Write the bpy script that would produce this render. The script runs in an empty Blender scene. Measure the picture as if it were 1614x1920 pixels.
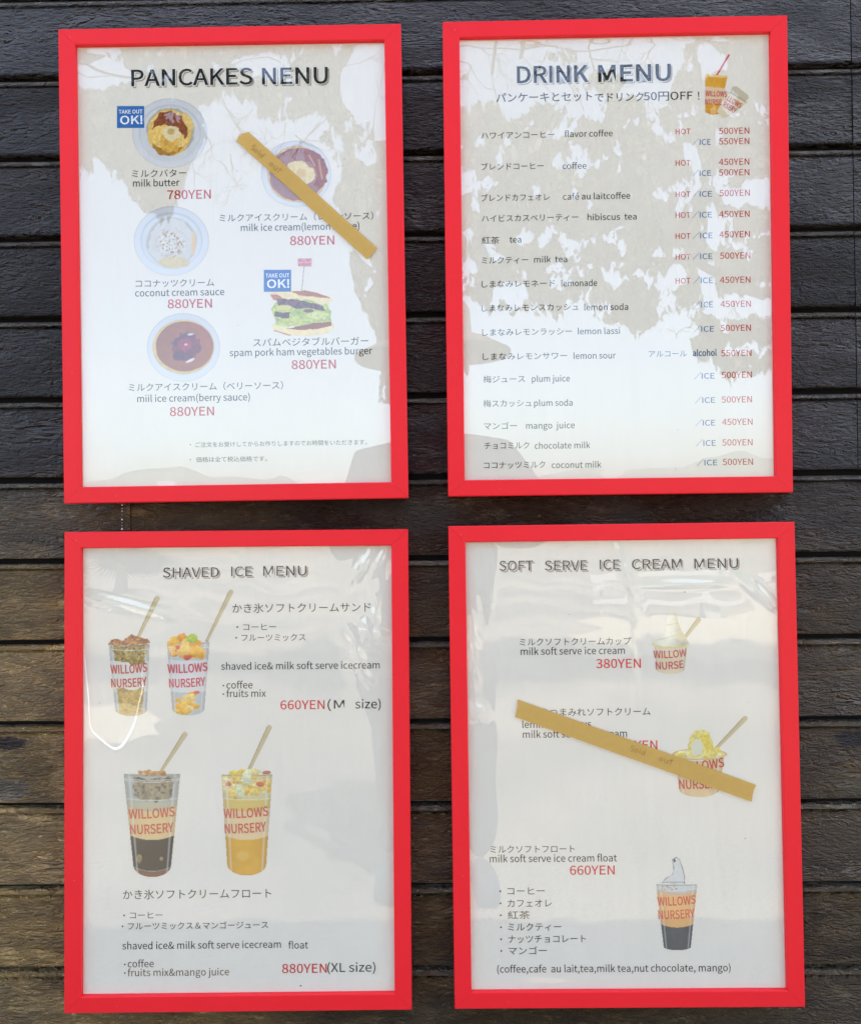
import bpy, math, os
import numpy as np
from mathutils import Matrix, Vector
rng = np.random.default_rng(7)
C = bpy.context.scene.collection
sc = bpy.context.scene

# ------------------------------------------------------------------ camera, sky, sun, exposure
CAMZ = 1.10                       # lens height above the ground (m)
CAMY = -1.06447                   # lens distance from the board faces (wall face is y = 0)
YAW, PIT, ROLL, FPX = -0.01091, 0.01186, -0.00936, 1450.93
PW, PH = 1614.0, 1920.0
def cam_axes():
    cy, sy = math.cos(YAW), math.sin(YAW); cp, sp = math.cos(PIT), math.sin(PIT); cr, sr = math.cos(ROLL), math.sin(ROLL)
    f = np.array([sy*cp, cy*cp, sp]); r = np.array([cy, -sy, 0.0]); u = np.cross(r, f)
    return r*cr+u*sr, u*cr-r*sr, f
RX, UX, FX = cam_axes()
CAM = np.array([0.0, CAMY, CAMZ])
cd = bpy.data.cameras.new('camera'); cam = bpy.data.objects.new('camera', cd); C.objects.link(cam)
cd.sensor_fit = 'VERTICAL'; cd.sensor_height = 24.0; cd.sensor_width = 24.0*PW/PH
cd.lens = 24.0*FPX/PH; cd.clip_start = 0.02; cd.clip_end = 2000
M = Matrix.Identity(4)
for i in range(3):
    M[i][0] = RX[i]; M[i][1] = UX[i]; M[i][2] = -FX[i]; M[i][3] = CAM[i]
cam.matrix_world = M
sc.camera = cam

SUN_EL, SUN_AZ = math.radians(62), math.radians(24)     # sun stands behind the wall (+y), a little to the right
w = bpy.data.worlds.new('World'); sc.world = w; w.use_nodes = True
nt = w.node_tree; nt.nodes.clear()
sky = nt.nodes.new('ShaderNodeTexSky'); sky.sky_type = 'NISHITA'; sky.sun_disc = False
sky.sun_elevation = SUN_EL; sky.sun_rotation = SUN_AZ
sky.air_density = 1.0; sky.dust_density = 3.0; sky.ozone_density = 1.0
hs = nt.nodes.new('ShaderNodeHueSaturation'); hs.inputs['Saturation'].default_value = 0.80
bg = nt.nodes.new('ShaderNodeBackground'); bg.inputs['Strength'].default_value = 0.15
wo = nt.nodes.new('ShaderNodeOutputWorld')
nt.links.new(sky.outputs[0], hs.inputs['Color']); nt.links.new(hs.outputs[0], bg.inputs[0]); nt.links.new(bg.outputs[0], wo.inputs[0])
sl = bpy.data.lights.new('sun', 'SUN'); sun = bpy.data.objects.new('sun', sl); C.objects.link(sun)
sl.energy = 3.2; sl.angle = math.radians(0.53); sl.color = (1.0, 0.95, 0.88)
sd = Vector((math.sin(SUN_AZ)*math.cos(SUN_EL), math.cos(SUN_AZ)*math.cos(SUN_EL), math.sin(SUN_EL)))
sun.rotation_euler = sd.to_track_quat('Z', 'Y').to_euler(); sun.location = sd*20
vs = sc.view_settings; vs.view_transform = 'Standard'; vs.look = 'None'; vs.gamma = 1.0; vs.exposure = 2.38
sc.render.engine = 'CYCLES'
sc.cycles.max_bounces = 8; sc.cycles.transparent_max_bounces = 12; sc.cycles.use_denoising = True
sc.cycles.sample_clamp_indirect = 6.0

# ------------------------------------------------------------------ helpers
def lin(r, g, b):
    c = np.array([r, g, b], float)/255
    return tuple(np.where(c <= 0.04045, c/12.92, ((c+0.055)/1.055)**2.4))
def put(name, me, mat=None, parent=None, loc=None):
    if mat is not None:
        me.materials.append(mat)
    o = bpy.data.objects.new(name, me); C.objects.link(o)
    if parent is not None: o.parent = parent
    if loc is not None: o.location = loc
    return o
def mesh(name, v, f, smooth=False):
    me = bpy.data.meshes.new(name)
    v = np.asarray(v, np.float32)
    if isinstance(f, np.ndarray):
        n = f.shape[1]
        me.vertices.add(len(v)); me.vertices.foreach_set('co', v.ravel())
        me.loops.add(f.size); me.loops.foreach_set('vertex_index', f.astype(np.int32).ravel())
        me.polygons.add(len(f)); me.polygons.foreach_set('loop_start', np.arange(0, f.size, n, dtype=np.int32))
        me.update(calc_edges=True); me.validate()
    else:
        me.from_pydata([tuple(map(float, p)) for p in v], [], f); me.update()
    if smooth:
        me.polygons.foreach_set('use_smooth', np.ones(len(me.polygons), bool))
    return me
def tag(o, label=None, cat=None, group=None, kind=None):
    if label: o['label'] = label
    if cat: o['category'] = cat
    if group: o['group'] = group
    if kind: o['kind'] = kind
    return o
def empty(name, loc=(0, 0, 0)):
    o = bpy.data.objects.new(name, None); o.empty_display_size = 0.1; o.location = loc; C.objects.link(o); return o
def newmat(name):
    m = bpy.data.materials.new(name); m.use_nodes = True
    n = m.node_tree; b = n.nodes['Principled BSDF']; return m, n, b
def simple(name, col, rough=0.5, spec=0.5, metal=0.0):
    m, n, b = newmat(name)
    b.inputs['Base Color'].default_value = (*col, 1); b.inputs['Roughness'].default_value = rough
    b.inputs['Specular IOR Level'].default_value = spec; b.inputs['Metallic'].default_value = metal
    return m
def N(n, t, **kw):
    x = n.nodes.new(t)
    for k, v in kw.items():
        if k in x.inputs: x.inputs[k].default_value = v
        else: setattr(x, k, v)
    return x
def ray(px, py):
    px = np.asarray(px, float); py = np.asarray(py, float)
    d = (px[..., None]-PW/2)*RX + (PH/2-py[..., None])*UX + FPX*FX
    return d/np.linalg.norm(d, axis=-1, keepdims=True)
def on_wall(px, py, y=0.0):
    d = ray(px, py); t = (y-CAM[1])/d[..., 1]
    return CAM+d*t[..., None]

# ------------------------------------------------------------------ materials
PITCH = 0.11226; FACE1 = .0950
def mat_boards():
    m, n, b = newmat('stained_boards'); L = n.links
    tc = N(n, 'ShaderNodeTexCoord'); oi = N(n, 'ShaderNodeObjectInfo')
    mul = N(n, 'ShaderNodeVectorMath', operation='SCALE'); L.new(oi.outputs['Location'], mul.inputs[0]); mul.inputs['Scale'].default_value = 17.3
    add = N(n, 'ShaderNodeVectorMath', operation='ADD'); L.new(tc.outputs['Object'], add.inputs[0]); L.new(mul.outputs[0], add.inputs[1])
    def noise(sx, sz, det, rough, dist):
        mp = N(n, 'ShaderNodeMapping'); mp.inputs['Scale'].default_value = (sx, sx, sz); L.new(add.outputs[0], mp.inputs[0])
        q = N(n, 'ShaderNodeTexNoise'); q.inputs['Scale'].default_value = 1; q.inputs['Detail'].default_value = det
        q.inputs['Roughness'].default_value = rough; q.inputs['Distortion'].default_value = dist; L.new(mp.outputs[0], q.inputs['Vector']); return q
    big = noise(7, 17, 3, .6, .9)
    g1 = noise(50, 150, 4, .62, 1.6)
    g2 = noise(24, 90, 2, .5, 2.2)
    r1 = N(n, 'ShaderNodeValToRGB'); r1.color_ramp.elements[0].position = .38; r1.color_ramp.elements[1].position = .66; L.new(g1.outputs['Fac'], r1.inputs[0])
    # relief depth varies from patch to patch
    pr = N(n, 'ShaderNodeMapRange'); pr.inputs['From Min'].default_value = .35; pr.inputs['From Max'].default_value = .65; pr.inputs['To Min'].default_value = .08; pr.inputs['To Max'].default_value = 1.35
    L.new(big.outputs['Fac'], pr.inputs['Value'])
    h1 = N(n, 'ShaderNodeMath', operation='MULTIPLY'); L.new(r1.outputs[0], h1.inputs[0]); L.new(pr.outputs[0], h1.inputs[1])
    h2 = N(n, 'ShaderNodeMath', operation='MULTIPLY_ADD'); L.new(g2.outputs['Fac'], h2.inputs[0]); h2.inputs[1].default_value = 1.2; L.new(h1.outputs[0], h2.inputs[2])
    bu = N(n, 'ShaderNodeBump'); bu.inputs['Strength'].default_value = 1.0; bu.inputs['Distance'].default_value = 0.022
    L.new(h2.outputs[0], bu.inputs['Height']); L.new(bu.outputs[0], b.inputs['Normal'])
    cr = N(n, 'ShaderNodeValToRGB'); e = cr.color_ramp.elements
    e[0].position = .3; e[0].color = (.004, .0032, .0026, 1); e[1].position = .72; e[1].color = (.022, .0155, .0100, 1)
    L.new(g2.outputs['Fac'], cr.inputs[0])
    # faded, dusty patches of worn stain
    wn = noise(2.2, 3.4, 5, .6, .3)
    wr = N(n, 'ShaderNodeMapRange'); wr.inputs['From Min'].default_value = .52; wr.inputs['From Max'].default_value = .74; wr.inputs['To Max'].default_value = .55; L.new(wn.outputs['Fac'], wr.inputs['Value'])
    mx = N(n, 'ShaderNodeMix', data_type='RGBA'); L.new(wr.outputs[0], mx.inputs['Factor']); L.new(cr.outputs[0], mx.inputs['A']); mx.inputs['B'].default_value = (.045, .032, .021, 1)
    # painted reflection of the brown ground: colour turns browner low on the wall, most of all towards the left end
    rdg = N(n, 'ShaderNodeMix', data_type='RGBA'); rf = N(n, 'ShaderNodeMath', operation='MULTIPLY'); L.new(r1.outputs[0], rf.inputs[0]); rf.inputs[1].default_value = .55
    L.new(rf.outputs[0], rdg.inputs['Factor']); L.new(mx.outputs['Result'], rdg.inputs['A']); rdg.inputs['B'].default_value = (.040, .030, .023, 1)  # ridges paler than crevices: relief highlights put into the colour
    # painted highlight: light caught by the recessed bead along each board's top
    so = N(n, 'ShaderNodeSeparateXYZ'); L.new(tc.outputs['Object'], so.inputs[0]); bd = N(n, 'ShaderNodeMath', operation='GREATER_THAN'); L.new(so.outputs['Z'], bd.inputs[0]); bd.inputs[1].default_value = FACE1+.0031
    bn_ = N(n, 'ShaderNodeMath', operation='MULTIPLY'); L.new(bd.outputs[0], bn_.inputs[0]); L.new(g2.outputs['Fac'], bn_.inputs[1])
    mx = N(n, 'ShaderNodeMix', data_type='RGBA'); L.new(bn_.outputs[0], mx.inputs['Factor']); L.new(rdg.outputs['Result'], mx.inputs['A']); mx.inputs['B'].default_value = (.24, .22, .195, 1)
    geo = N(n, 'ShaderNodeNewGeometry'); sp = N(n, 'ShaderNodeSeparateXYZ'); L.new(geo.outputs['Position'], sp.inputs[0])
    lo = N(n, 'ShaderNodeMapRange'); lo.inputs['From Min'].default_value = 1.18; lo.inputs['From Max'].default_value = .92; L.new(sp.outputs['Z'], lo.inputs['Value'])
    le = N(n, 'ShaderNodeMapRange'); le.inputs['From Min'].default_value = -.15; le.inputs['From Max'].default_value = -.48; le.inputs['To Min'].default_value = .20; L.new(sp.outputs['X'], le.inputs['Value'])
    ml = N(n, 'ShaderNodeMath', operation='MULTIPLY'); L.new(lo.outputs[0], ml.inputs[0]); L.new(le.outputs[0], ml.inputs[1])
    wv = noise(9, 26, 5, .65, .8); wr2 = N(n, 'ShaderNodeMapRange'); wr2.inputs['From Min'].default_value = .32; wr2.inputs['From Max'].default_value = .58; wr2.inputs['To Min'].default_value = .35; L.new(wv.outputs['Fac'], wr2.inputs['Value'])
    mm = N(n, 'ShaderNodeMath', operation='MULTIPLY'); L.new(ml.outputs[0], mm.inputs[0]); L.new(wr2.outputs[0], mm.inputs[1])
    mx2 = N(n, 'ShaderNodeMix', data_type='RGBA'); L.new(mm.outputs[0], mx2.inputs['Factor']); L.new(mx.outputs['Result'], mx2.inputs['A']); mx2.inputs['B'].default_value = (.50, .325, .125, 1)  # the ground's brown reflection, mixed into the base colour
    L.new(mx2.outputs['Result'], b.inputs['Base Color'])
    rr = N(n, 'ShaderNodeMapRange'); rr.inputs['To Min'].default_value = .13; rr.inputs['To Max'].default_value = .32; L.new(g1.outputs['Fac'], rr.inputs['Value'])
    # glossy where the coat is sound, duller where it has weathered; each board took the stain a little differently
    dl = noise(3.5, 11, 4, .6, .7); dr = N(n, 'ShaderNodeMapRange'); dr.inputs['From Min'].default_value = .45; dr.inputs['From Max'].default_value = .62; dr.inputs['To Max'].default_value = .30; L.new(dl.outputs['Fac'], dr.inputs['Value'])
    ra = N(n, 'ShaderNodeMath', operation='ADD'); L.new(rr.outputs[0], ra.inputs[0]); L.new(dr.outputs[0], ra.inputs[1]); L.new(ra.outputs[0], b.inputs['Roughness'])
    pb = N(n, 'ShaderNodeMapRange'); pb.inputs['To Min'].default_value = .34; pb.inputs['To Max'].default_value = .62; L.new(oi.outputs['Random'], pb.inputs['Value']); L.new(pb.outputs[0], b.inputs['Specular IOR Level'])
    return m, mx

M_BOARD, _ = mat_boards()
def mat_knots():
    """the row with the two knots: an oval bare ochre patch, a hollow whose shade is painted dark and a chalky smear"""
    m = M_BOARD.copy(); m.name = 'stained_boards_with_knots'; n = m.node_tree; L = n.links
    b = [x for x in n.nodes if x.type == 'BSDF_PRINCIPLED'][0]
    base = b.inputs['Base Color'].links[0].from_socket
    geo = N(n, 'ShaderNodeNewGeometry')
    nz = N(n, 'ShaderNodeTexNoise'); nz.inputs['Scale'].default_value = 90; nz.inputs['Detail'].default_value = 4
    L.new(geo.outputs['Position'], nz.inputs['Vector'])
    cur = base
    def oval(px, py, rx, ry, col, fac):
        nonlocal cur
        p = on_wall(px, py); k = .00073
        s = N(n, 'ShaderNodeVectorMath', operation='SUBTRACT'); L.new(geo.outputs['Position'], s.inputs[0]); s.inputs[1].default_value = tuple(p)
        q = N(n, 'ShaderNodeVectorMath', operation='MULTIPLY'); L.new(s.outputs[0], q.inputs[0]); q.inputs[1].default_value = (1/(rx*k), 0, 1/(ry*k))
        l = N(n, 'ShaderNodeVectorMath', operation='LENGTH'); L.new(q.outputs[0], l.inputs[0])
        a = N(n, 'ShaderNodeMath', operation='MULTIPLY_ADD'); L.new(nz.outputs['Fac'], a.inputs[0]); a.inputs[1].default_value = 1.1; L.new(l.outputs['Value'], a.inputs[2])
        r = N(n, 'ShaderNodeMapRange'); r.inputs['From Min'].default_value = 1.35; r.inputs['From Max'].default_value = 1.62; r.inputs['To Min'].default_value = fac; r.inputs['To Max'].default_value = 0; L.new(a.outputs[0], r.inputs['Value'])
        x = N(n, 'ShaderNodeMix', data_type='RGBA'); L.new(r.outputs[0], x.inputs['Factor']); L.new(cur, x.inputs['A']); x.inputs['B'].default_value = (*col, 1)
        cur = x.outputs['Result']
    oval(45, 1440, 60, 62, lin(104, 82, 44), .6)
    oval(15, 1482, 48, 20, lin(104, 102, 96), .7)
    oval(10, 1394, 44, 13, lin(40, 26, 22), .95)  # shade inside the knot hole, painted on the flat face
    oval(1600, 1478, 34, 14, lin(100, 92, 70), .6)
    oval(1600, 1385, 40, 16, lin(16, 9, 6), .95)
    L.new(cur, b.inputs['Base Color'])
    return m
M_KNOT = mat_knots()
M_BACK = simple('dark_backing', (.006, .005, .005), .8, .2)

def mat_red():
    m, n, b = newmat('red_frame_plastic'); L = n.links
    tc = N(n, 'ShaderNodeTexCoord')
    q = N(n, 'ShaderNodeTexNoise'); q.inputs['Scale'].default_value = 14; q.inputs['Detail'].default_value = 3; L.new(tc.outputs['Object'], q.inputs['Vector'])
    f = N(n, 'ShaderNodeTexNoise'); f.inputs['Scale'].default_value = 900; f.inputs['Detail'].default_value = 1; L.new(tc.outputs['Object'], f.inputs['Vector'])
    mx = N(n, 'ShaderNodeMix', data_type='RGBA'); L.new(q.outputs['Fac'], mx.inputs['Factor'])
    mx.inputs['A'].default_value = (.80, .014, .024, 1); mx.inputs['B'].default_value = (.84, .018, .028, 1)
    # a few pale scuffs and dust specks
    v = N(n, 'ShaderNodeTexVoronoi'); v.inputs['Scale'].default_value = 42; L.new(tc.outputs['Object'], v.inputs['Vector'])
    r = N(n, 'ShaderNodeMapRange'); r.inputs['From Min'].default_value = .035; r.inputs['From Max'].default_value = .022; L.new(v.outputs['Distance'], r.inputs['Value'])
    m2 = N(n, 'ShaderNodeMix', data_type='RGBA'); L.new(r.outputs[0], m2.inputs['Factor']); L.new(mx.outputs['Result'], m2.inputs['A']); m2.inputs['B'].default_value = (.66, .2, .18, 1)
    L.new(m2.outputs['Result'], b.inputs['Base Color'])
    bu = N(n, 'ShaderNodeBump'); bu.inputs['Strength'].default_value = .12; bu.inputs['Distance'].default_value = .0004; L.new(f.outputs['Fac'], bu.inputs['Height']); L.new(bu.outputs[0], b.inputs['Normal'])
    b.inputs['Roughness'].default_value = .42; b.inputs['Specular IOR Level'].default_value = .25
    return m
M_RED = mat_red()

def mat_paper():
    m, n, b = newmat('menu_paper'); L = n.links
    tc = N(n, 'ShaderNodeTexCoord')
    q = N(n, 'ShaderNodeTexNoise'); q.inputs['Scale'].default_value = 9; q.inputs['Detail'].default_value = 5; q.inputs['Roughness'].default_value = .6; L.new(tc.outputs['Object'], q.inputs['Vector'])
    mx = N(n, 'ShaderNodeMix', data_type='RGBA'); L.new(q.outputs['Fac'], mx.inputs['Factor'])
    mx.inputs['A'].default_value = (.775, .735, .650, 1); mx.inputs['B'].default_value = (.815, .775, .690, 1)
    L.new(mx.outputs['Result'], b.inputs['Base Color']); b.inputs['Roughness'].default_value = .7; b.inputs['Specular IOR Level'].default_value = .2
    mp = N(n, 'ShaderNodeMapping'); mp.inputs['Scale'].default_value = (22, 22, 5); L.new(tc.outputs['Object'], mp.inputs[0])
    g = N(n, 'ShaderNodeTexNoise'); g.inputs['Scale'].default_value = 1; g.inputs['Detail'].default_value = 2; L.new(mp.outputs[0], g.inputs['Vector'])
    bu = N(n, 'ShaderNodeBump'); bu.inputs['Strength'].default_value = 1; bu.inputs['Distance'].default_value = .0060; L.new(g.outputs['Fac'], bu.inputs['Height']); L.new(bu.outputs[0], b.inputs['Normal'])
    return m
M_PAPER = mat_paper()

def mat_film():
    m = bpy.data.materials.new('clear_plastic_glazing'); m.use_nodes = True; n = m.node_tree; n.nodes.clear(); L = n.links
    out = N(n, 'ShaderNodeOutputMaterial'); tr = N(n, 'ShaderNodeBsdfTransparent'); tr.inputs[0].default_value = (.97, .97, .965, 1)
    gl = N(n, 'ShaderNodeBsdfGlossy'); gl.inputs['Roughness'].default_value = .004; gl.inputs['Color'].default_value = (1, 1, 1, 1)
    # a thin sheet mirrors alike from both sides: Schlick's curve on the angle of view; the faces of cover and laminate together give F0
    F0 = .104
    ge = N(n, 'ShaderNodeNewGeometry'); dt = N(n, 'ShaderNodeVectorMath', operation='DOT_PRODUCT'); L.new(ge.outputs['Incoming'], dt.inputs[0]); L.new(ge.outputs['Normal'], dt.inputs[1])
    ab = N(n, 'ShaderNodeMath', operation='ABSOLUTE'); L.new(dt.outputs['Value'], ab.inputs[0])
    om = N(n, 'ShaderNodeMath', operation='SUBTRACT'); om.inputs[0].default_value = 1.0; L.new(ab.outputs[0], om.inputs[1])
    pw = N(n, 'ShaderNodeMath', operation='POWER'); L.new(om.outputs[0], pw.inputs[0]); pw.inputs[1].default_value = 5.0
    fr = N(n, 'ShaderNodeMath', operation='MULTIPLY_ADD'); L.new(pw.outputs[0], fr.inputs[0]); fr.inputs[1].default_value = 1-F0; fr.inputs[2].default_value = F0
    mx = N(n, 'ShaderNodeMixShader')
    L.new(fr.outputs[0], mx.inputs[0]); L.new(tr.outputs[0], mx.inputs[1]); L.new(gl.outputs[0], mx.inputs[2]); L.new(mx.outputs[0], out.inputs[0])
    return m
M_FILM = mat_film()
_inks = {}
def ink(r, g, b):
    k = (r, g, b)
    if k not in _inks: _inks[k] = simple('ink_%d_%d_%d' % k, lin(r, g, b), .6, .25)
    return _inks[k]
def mat_print():
    m, n, b = newmat('printed_picture_ink')
    a = N(n, 'ShaderNodeAttribute', attribute_name='print'); n.links.new(a.outputs['Color'], b.inputs['Base Color'])
    b.inputs['Roughness'].default_value = .6; b.inputs['Specular IOR Level'].default_value = .25
    return m
M_PRINT = mat_print()

# ------------------------------------------------------------------ wall of grooved boards
Z0 = 0.62679 + CAMZ               # lower edge of the board face above groove 0
wall = tag(empty('wooden_wall', (0, 0, 0)), 'black-brown stained wall of horizontal grooved boards behind the four red frames', 'wall')
# cross-section of one board, z from its lower edge: face, thin groove, recessed bead; the slot above stays open
FACE0, FACE1 = 0.0, 0.0950
PROF = [(.016, .0012), (.0022, .0002), (.0006, .0010), (.0, .0030), (.0, FACE1-.0028), (.0008, FACE1-.0008), (.0040, FACE1), (.0060, FACE1+.0008),
        (.0060, FACE1+.0022), (.0022, FACE1+.0030), (.0012, FACE1+.0042), (.0010, FACE1+.0066), (.0020, FACE1+.0084), (.0045, FACE1+.0092), (.016, FACE1+.0094)]
def board_mesh(x0, x1, seed):
    r = np.random.default_rng(seed)
    nx = max(2, int((x1-x0)/.012)); xs = np.linspace(x0, x1, nx)
    v = []; P = len(PROF)
    wob = np.convolve(r.normal(size=nx+8), np.ones(5)/5, 'same')[4:-4][:nx]*.00055
    wob2 = np.convolve(r.normal(size=nx+8), np.ones(5)/5, 'same')[4:-4][:nx]*.00045
    for i, x in enumerate(xs):
        for j, (y, z) in enumerate(PROF):
            dz = wob[i] if j <= 3 else (wob2[i] if j <= 7 else wob2[i]*.6)
            v.append((x, y, z+dz))
    f = [(i*P+j, (i+1)*P+j, (i+1)*P+j+1, i*P+j+1) for i in range(nx-1) for j in range(P-1)]
    f.append(tuple(range(P))); f.append(tuple((nx-1)*P+j for j in reversed(range(P))))
    me = mesh('board', v, f); me.materials.append(M_BOARD); return me
XR = float(on_wall(1607, 900)[0]); XJ = float(on_wall(246, 966)[0])
XL, XE = -1.9, 1.9
spans = {'long': (XL, XR), 'end': (XR+.0014, XE), 'jl': (XL, XJ-.0006), 'jf': (XJ+.0006, XE), 'full': (XL, XE)}
bm_cache = {}
KN = 8
for k in range(-5, 17):
    zb = Z0 - k*PITCH                                  # lower edge of the board above groove k
    if zb < .02: continue
    segs = ['jl', 'jf'] if k == 6 else (['long', 'end'] if k < 6 else ['full'])
    for s in segs:
        key = (s, k % 4)
        if key not in bm_cache: bm_cache[key] = board_mesh(*spans[s], seed=hash((len(s), k % 4)) % 1000)
        me = bm_cache[key]
        if k == KN+1 or k == KN+1:
            me = me.copy(); me.materials.clear(); me.materials.append(M_KNOT)
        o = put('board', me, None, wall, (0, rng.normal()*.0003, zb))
def box(x0, x1, y0, y1, z0, z1):
    v = [(x, y, z) for x in (x0, x1) for y in (y0, y1) for z in (z0, z1)]
    f = [(0, 1, 3, 2), (4, 6, 7, 5), (0, 4, 5, 1), (2, 3, 7, 6), (0, 2, 6, 4), (1, 5, 7, 3)]
    return v, f
v, f = box(XL, XE, .0165, 3.2, 0, Z0+6*PITCH-.006); put('backing', mesh('backing', v, f), M_BACK, wall)
# row of pale drip specks on the board between the left frames
for yy in (947, 953.5, 958, 965, 974, 980, 986, 992):
    p = on_wall(229.5, yy, -.0004); rr = .0009*(.5+rng.random())
    a = np.linspace(0, 2*math.pi, 8, endpoint=False)
    put('paint_speck', mesh('paint_speck', [(p[0]+rr*math.cos(t), -.0006, p[2]+rr*math.sin(t)) for t in a]+[(p[0], -.0012, p[2])], [(i, (i+1) % 8, 8) for i in range(8)]), simple('chalk_white', (.7, .7, .7), .6), wall)

# ------------------------------------------------------------------ the four framed menus
OW, OH, IW, IH = 0.46562, 0.64556, 0.42, 0.60139
FR = [(-0.27636, 0.35274, 0.00663, -0.00235, -0.00376, 0.01059), (0.24481, 0.35675, 0.00236, 0.0024, -0.01106, -0.00094),
      (-0.27555, -0.33315, -0.00089, 0.00029, 0.00697, 0.01434), (0.24644, -0.32903, 0.00344, -0.00034, 0.00772, -0.00053)]
YF, YG, YS = -.020, -.0146, -.0130          # front of rail, clear glazing, paper (local y)
frames = []; FM = []
def frame_matrix(k):
    x, z, t, oy, tx, tz = FR[k]
    ex = np.array([math.cos(t), tz, math.sin(t)]); ex /= np.linalg.norm(ex)
    ez = np.array([-math.sin(t), tx, math.cos(t)]); ez -= ex*ez.dot(ex); ez /= np.linalg.norm(ez)
    ey = np.cross(ez, ex)
    m = np.eye(4); m[:3, 0] = ex; m[:3, 1] = ey; m[:3, 2] = ez; m[:3, 3] = (x, oy, z+CAMZ); return m
FLAB = ['', '', 'red framed shaved ice menu showing four clear cups, lower left on the wall', 'red framed soft serve ice cream menu with tape across it, lower right on the wall']
FLAB[0] = 'red framed pancakes menu with printed plates and a burger, upper left on the wall'
FLAB[1] = 'red framed drink menu listing drinks and yen prices, upper right on the wall'
def rail(side):
    # mitred moulding: profile (across from outer edge, y)
    w = (OW-IW)/2; wz = (OH-IH)/2; g = .00012
    pr = [(0, -.004), (0, -.0188), (.0012, -.0200), (w-.0012, -.0200), (w, -.0192), (w, -.0120), (w-.006, -.0120), (w-.006, -.004)]
    L = OH if side in 'LR' else OW; v = []
    for e in (-1, 1):
        for a, y in pr:
            az = a*(wz/w)
            if side in 'LR':
                xx = (OW/2-a)*(1 if side == 'R' else -1); zz = e*(OH/2-az-g)
            else:
                zz = (OH/2-az)*(1 if side == 'T' else -1); xx = e*(OW/2-a-g)
            v.append((xx, y, zz))
    n = len(pr); f = [(i, (i+1) % n, n+(i+1) % n, n+i) for i in range(n)]+[tuple(range(n-1, -1, -1)), tuple(range(n, 2*n))]
    me = mesh('frame_rail', v, f)
    import bmesh
    b = bmesh.new(); b.from_mesh(me); bmesh.ops.recalc_face_normals(b, faces=b.faces); b.to_mesh(me); b.free()
    return me
rails = {s: rail(s) for s in 'LRTB'}
for r_ in rails.values(): r_.materials.append(M_RED)

def to_sheet(k, px, py, yl=YS):
    """photo survey point -> (x, z) on the sheet of frame k"""
    m = FM[k]; d = ray(px, py)
    o = (CAM-m[:3, 3]) @ m[:3, :3]; dl = d @ m[:3, :3]
    t = (yl-o[1])/dl[..., 1]
    q = o+dl*t[..., None]
    return q[..., 0], q[..., 2]

sheets = []
for k in range(4):
    m = frame_matrix(k); FM.append(m)
    e = empty('framed_menu'); e.matrix_world = Matrix(m.tolist()); frames.append(e)
    tag(e, FLAB[k], 'menu', 'red framed menus on the dark board wall')
    for s in 'LRTB': put('frame_rail', rails[s], None, e)
    hw, hh = IW/2+.004, IH/2+.004
    sh = put('menu_sheet', mesh('menu_sheet', [(-hw, YS, -hh), (hw, YS, -hh), (hw, YS, hh), (-hw, YS, hh)], [(0, 1, 2, 3)]), M_PAPER, e)
    bv, bf = box(-hw, hw, YS+.0006, -.006, -hh, hh); put('back_panel', mesh('back_panel', bv, bf), M_BACK, e)
    sheets.append(sh)

# clear glazing, slightly buckled
def film(k, bumps, wav, seed):
    r = np.random.default_rng(seed)
    nx, nz = 150, 214
    hw, hh = IW/2+.003, IH/2+.003
    X, Z = np.meshgrid(np.linspace(-hw, hw, nx), np.linspace(-hh, hh, nz))
    Y = np.zeros_like(X)
    for _ in range(26):
        lam = r.uniform(.05, .22); th = r.normal()*.5 if r.random() < .75 else r.uniform(0, 3.14)
        kx, kz = math.cos(th)*2*math.pi/lam, math.sin(th)*2*math.pi/lam
        Y += wav*lam/6.28*np.sin(kx*X+kz*Z+r.uniform(0, 6.28))/5
    for (px, py, lx, lz, ang, amp) in bumps:
        cx, cz = to_sheet(k, px, py); u = .00073
        dx, dz = X-cx, Z-cz; ca, sa = math.cos(ang), math.sin(ang)
        a = (dx*ca+dz*sa)/(lx*u); b = (-dx*sa+dz*ca)/(lz*u)
        Y -= amp*np.exp(-(a*a+b*b))*(1+.35*np.sin(a*4+b*3)+.25*np.sin(b*9+a*2))
    edge = np.minimum.reduce([X+hw, hw-X, Z+hh, hh-Z]); Y = np.clip(Y*np.clip(edge/.012, 0, 1), -.0040, .0008)+YG
    idx = np.arange(nx*nz).reshape(nz, nx)
    f = np.stack([idx[:-1, :-1], idx[:-1, 1:], idx[1:, 1:], idx[1:, :-1]], -1).reshape(-1, 4)
    me = mesh('clear_cover', np.stack([X, Y, Z], -1).reshape(-1, 3), f, True)
    put('clear_cover', me, M_FILM, frames[k])
film(0, [(690, 470, 10, 30, .5, .0005)], .004, 1)
film(1, [], .003, 2)
film(2, [(690, 1190, 26, 26, 0, .0016), (668, 1235, 20, 60, .15, .0022), (700, 1160, 12, 40, -.3, .0016), (680, 1060, 8, 34, -.6, .0012), (712, 1050, 5, 22, -.5, .0012),
         (705, 1845, 26, 8, -.5, .0012), (235, 1135, 90, 10, -.2, .0009)], .006, 3)
film(3, [(887, 1215, 10, 60, 0, .0020), (893, 1330, 12, 18, .5, .0018), (922, 1125, 4, 26, -.15, .0009), (882, 1840, 9, 40, .2, .0016), (1020, 1845, 60, 9, 0, .0010),
         (1420, 1110, 50, 10, -.7, .0010), (1280, 1095, 90, 6, 0, .0006), (1175, 1080, 7, 60, .35, .0009), (1190, 1250, 6, 80, 0, .0006)], .006, 4)

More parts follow.
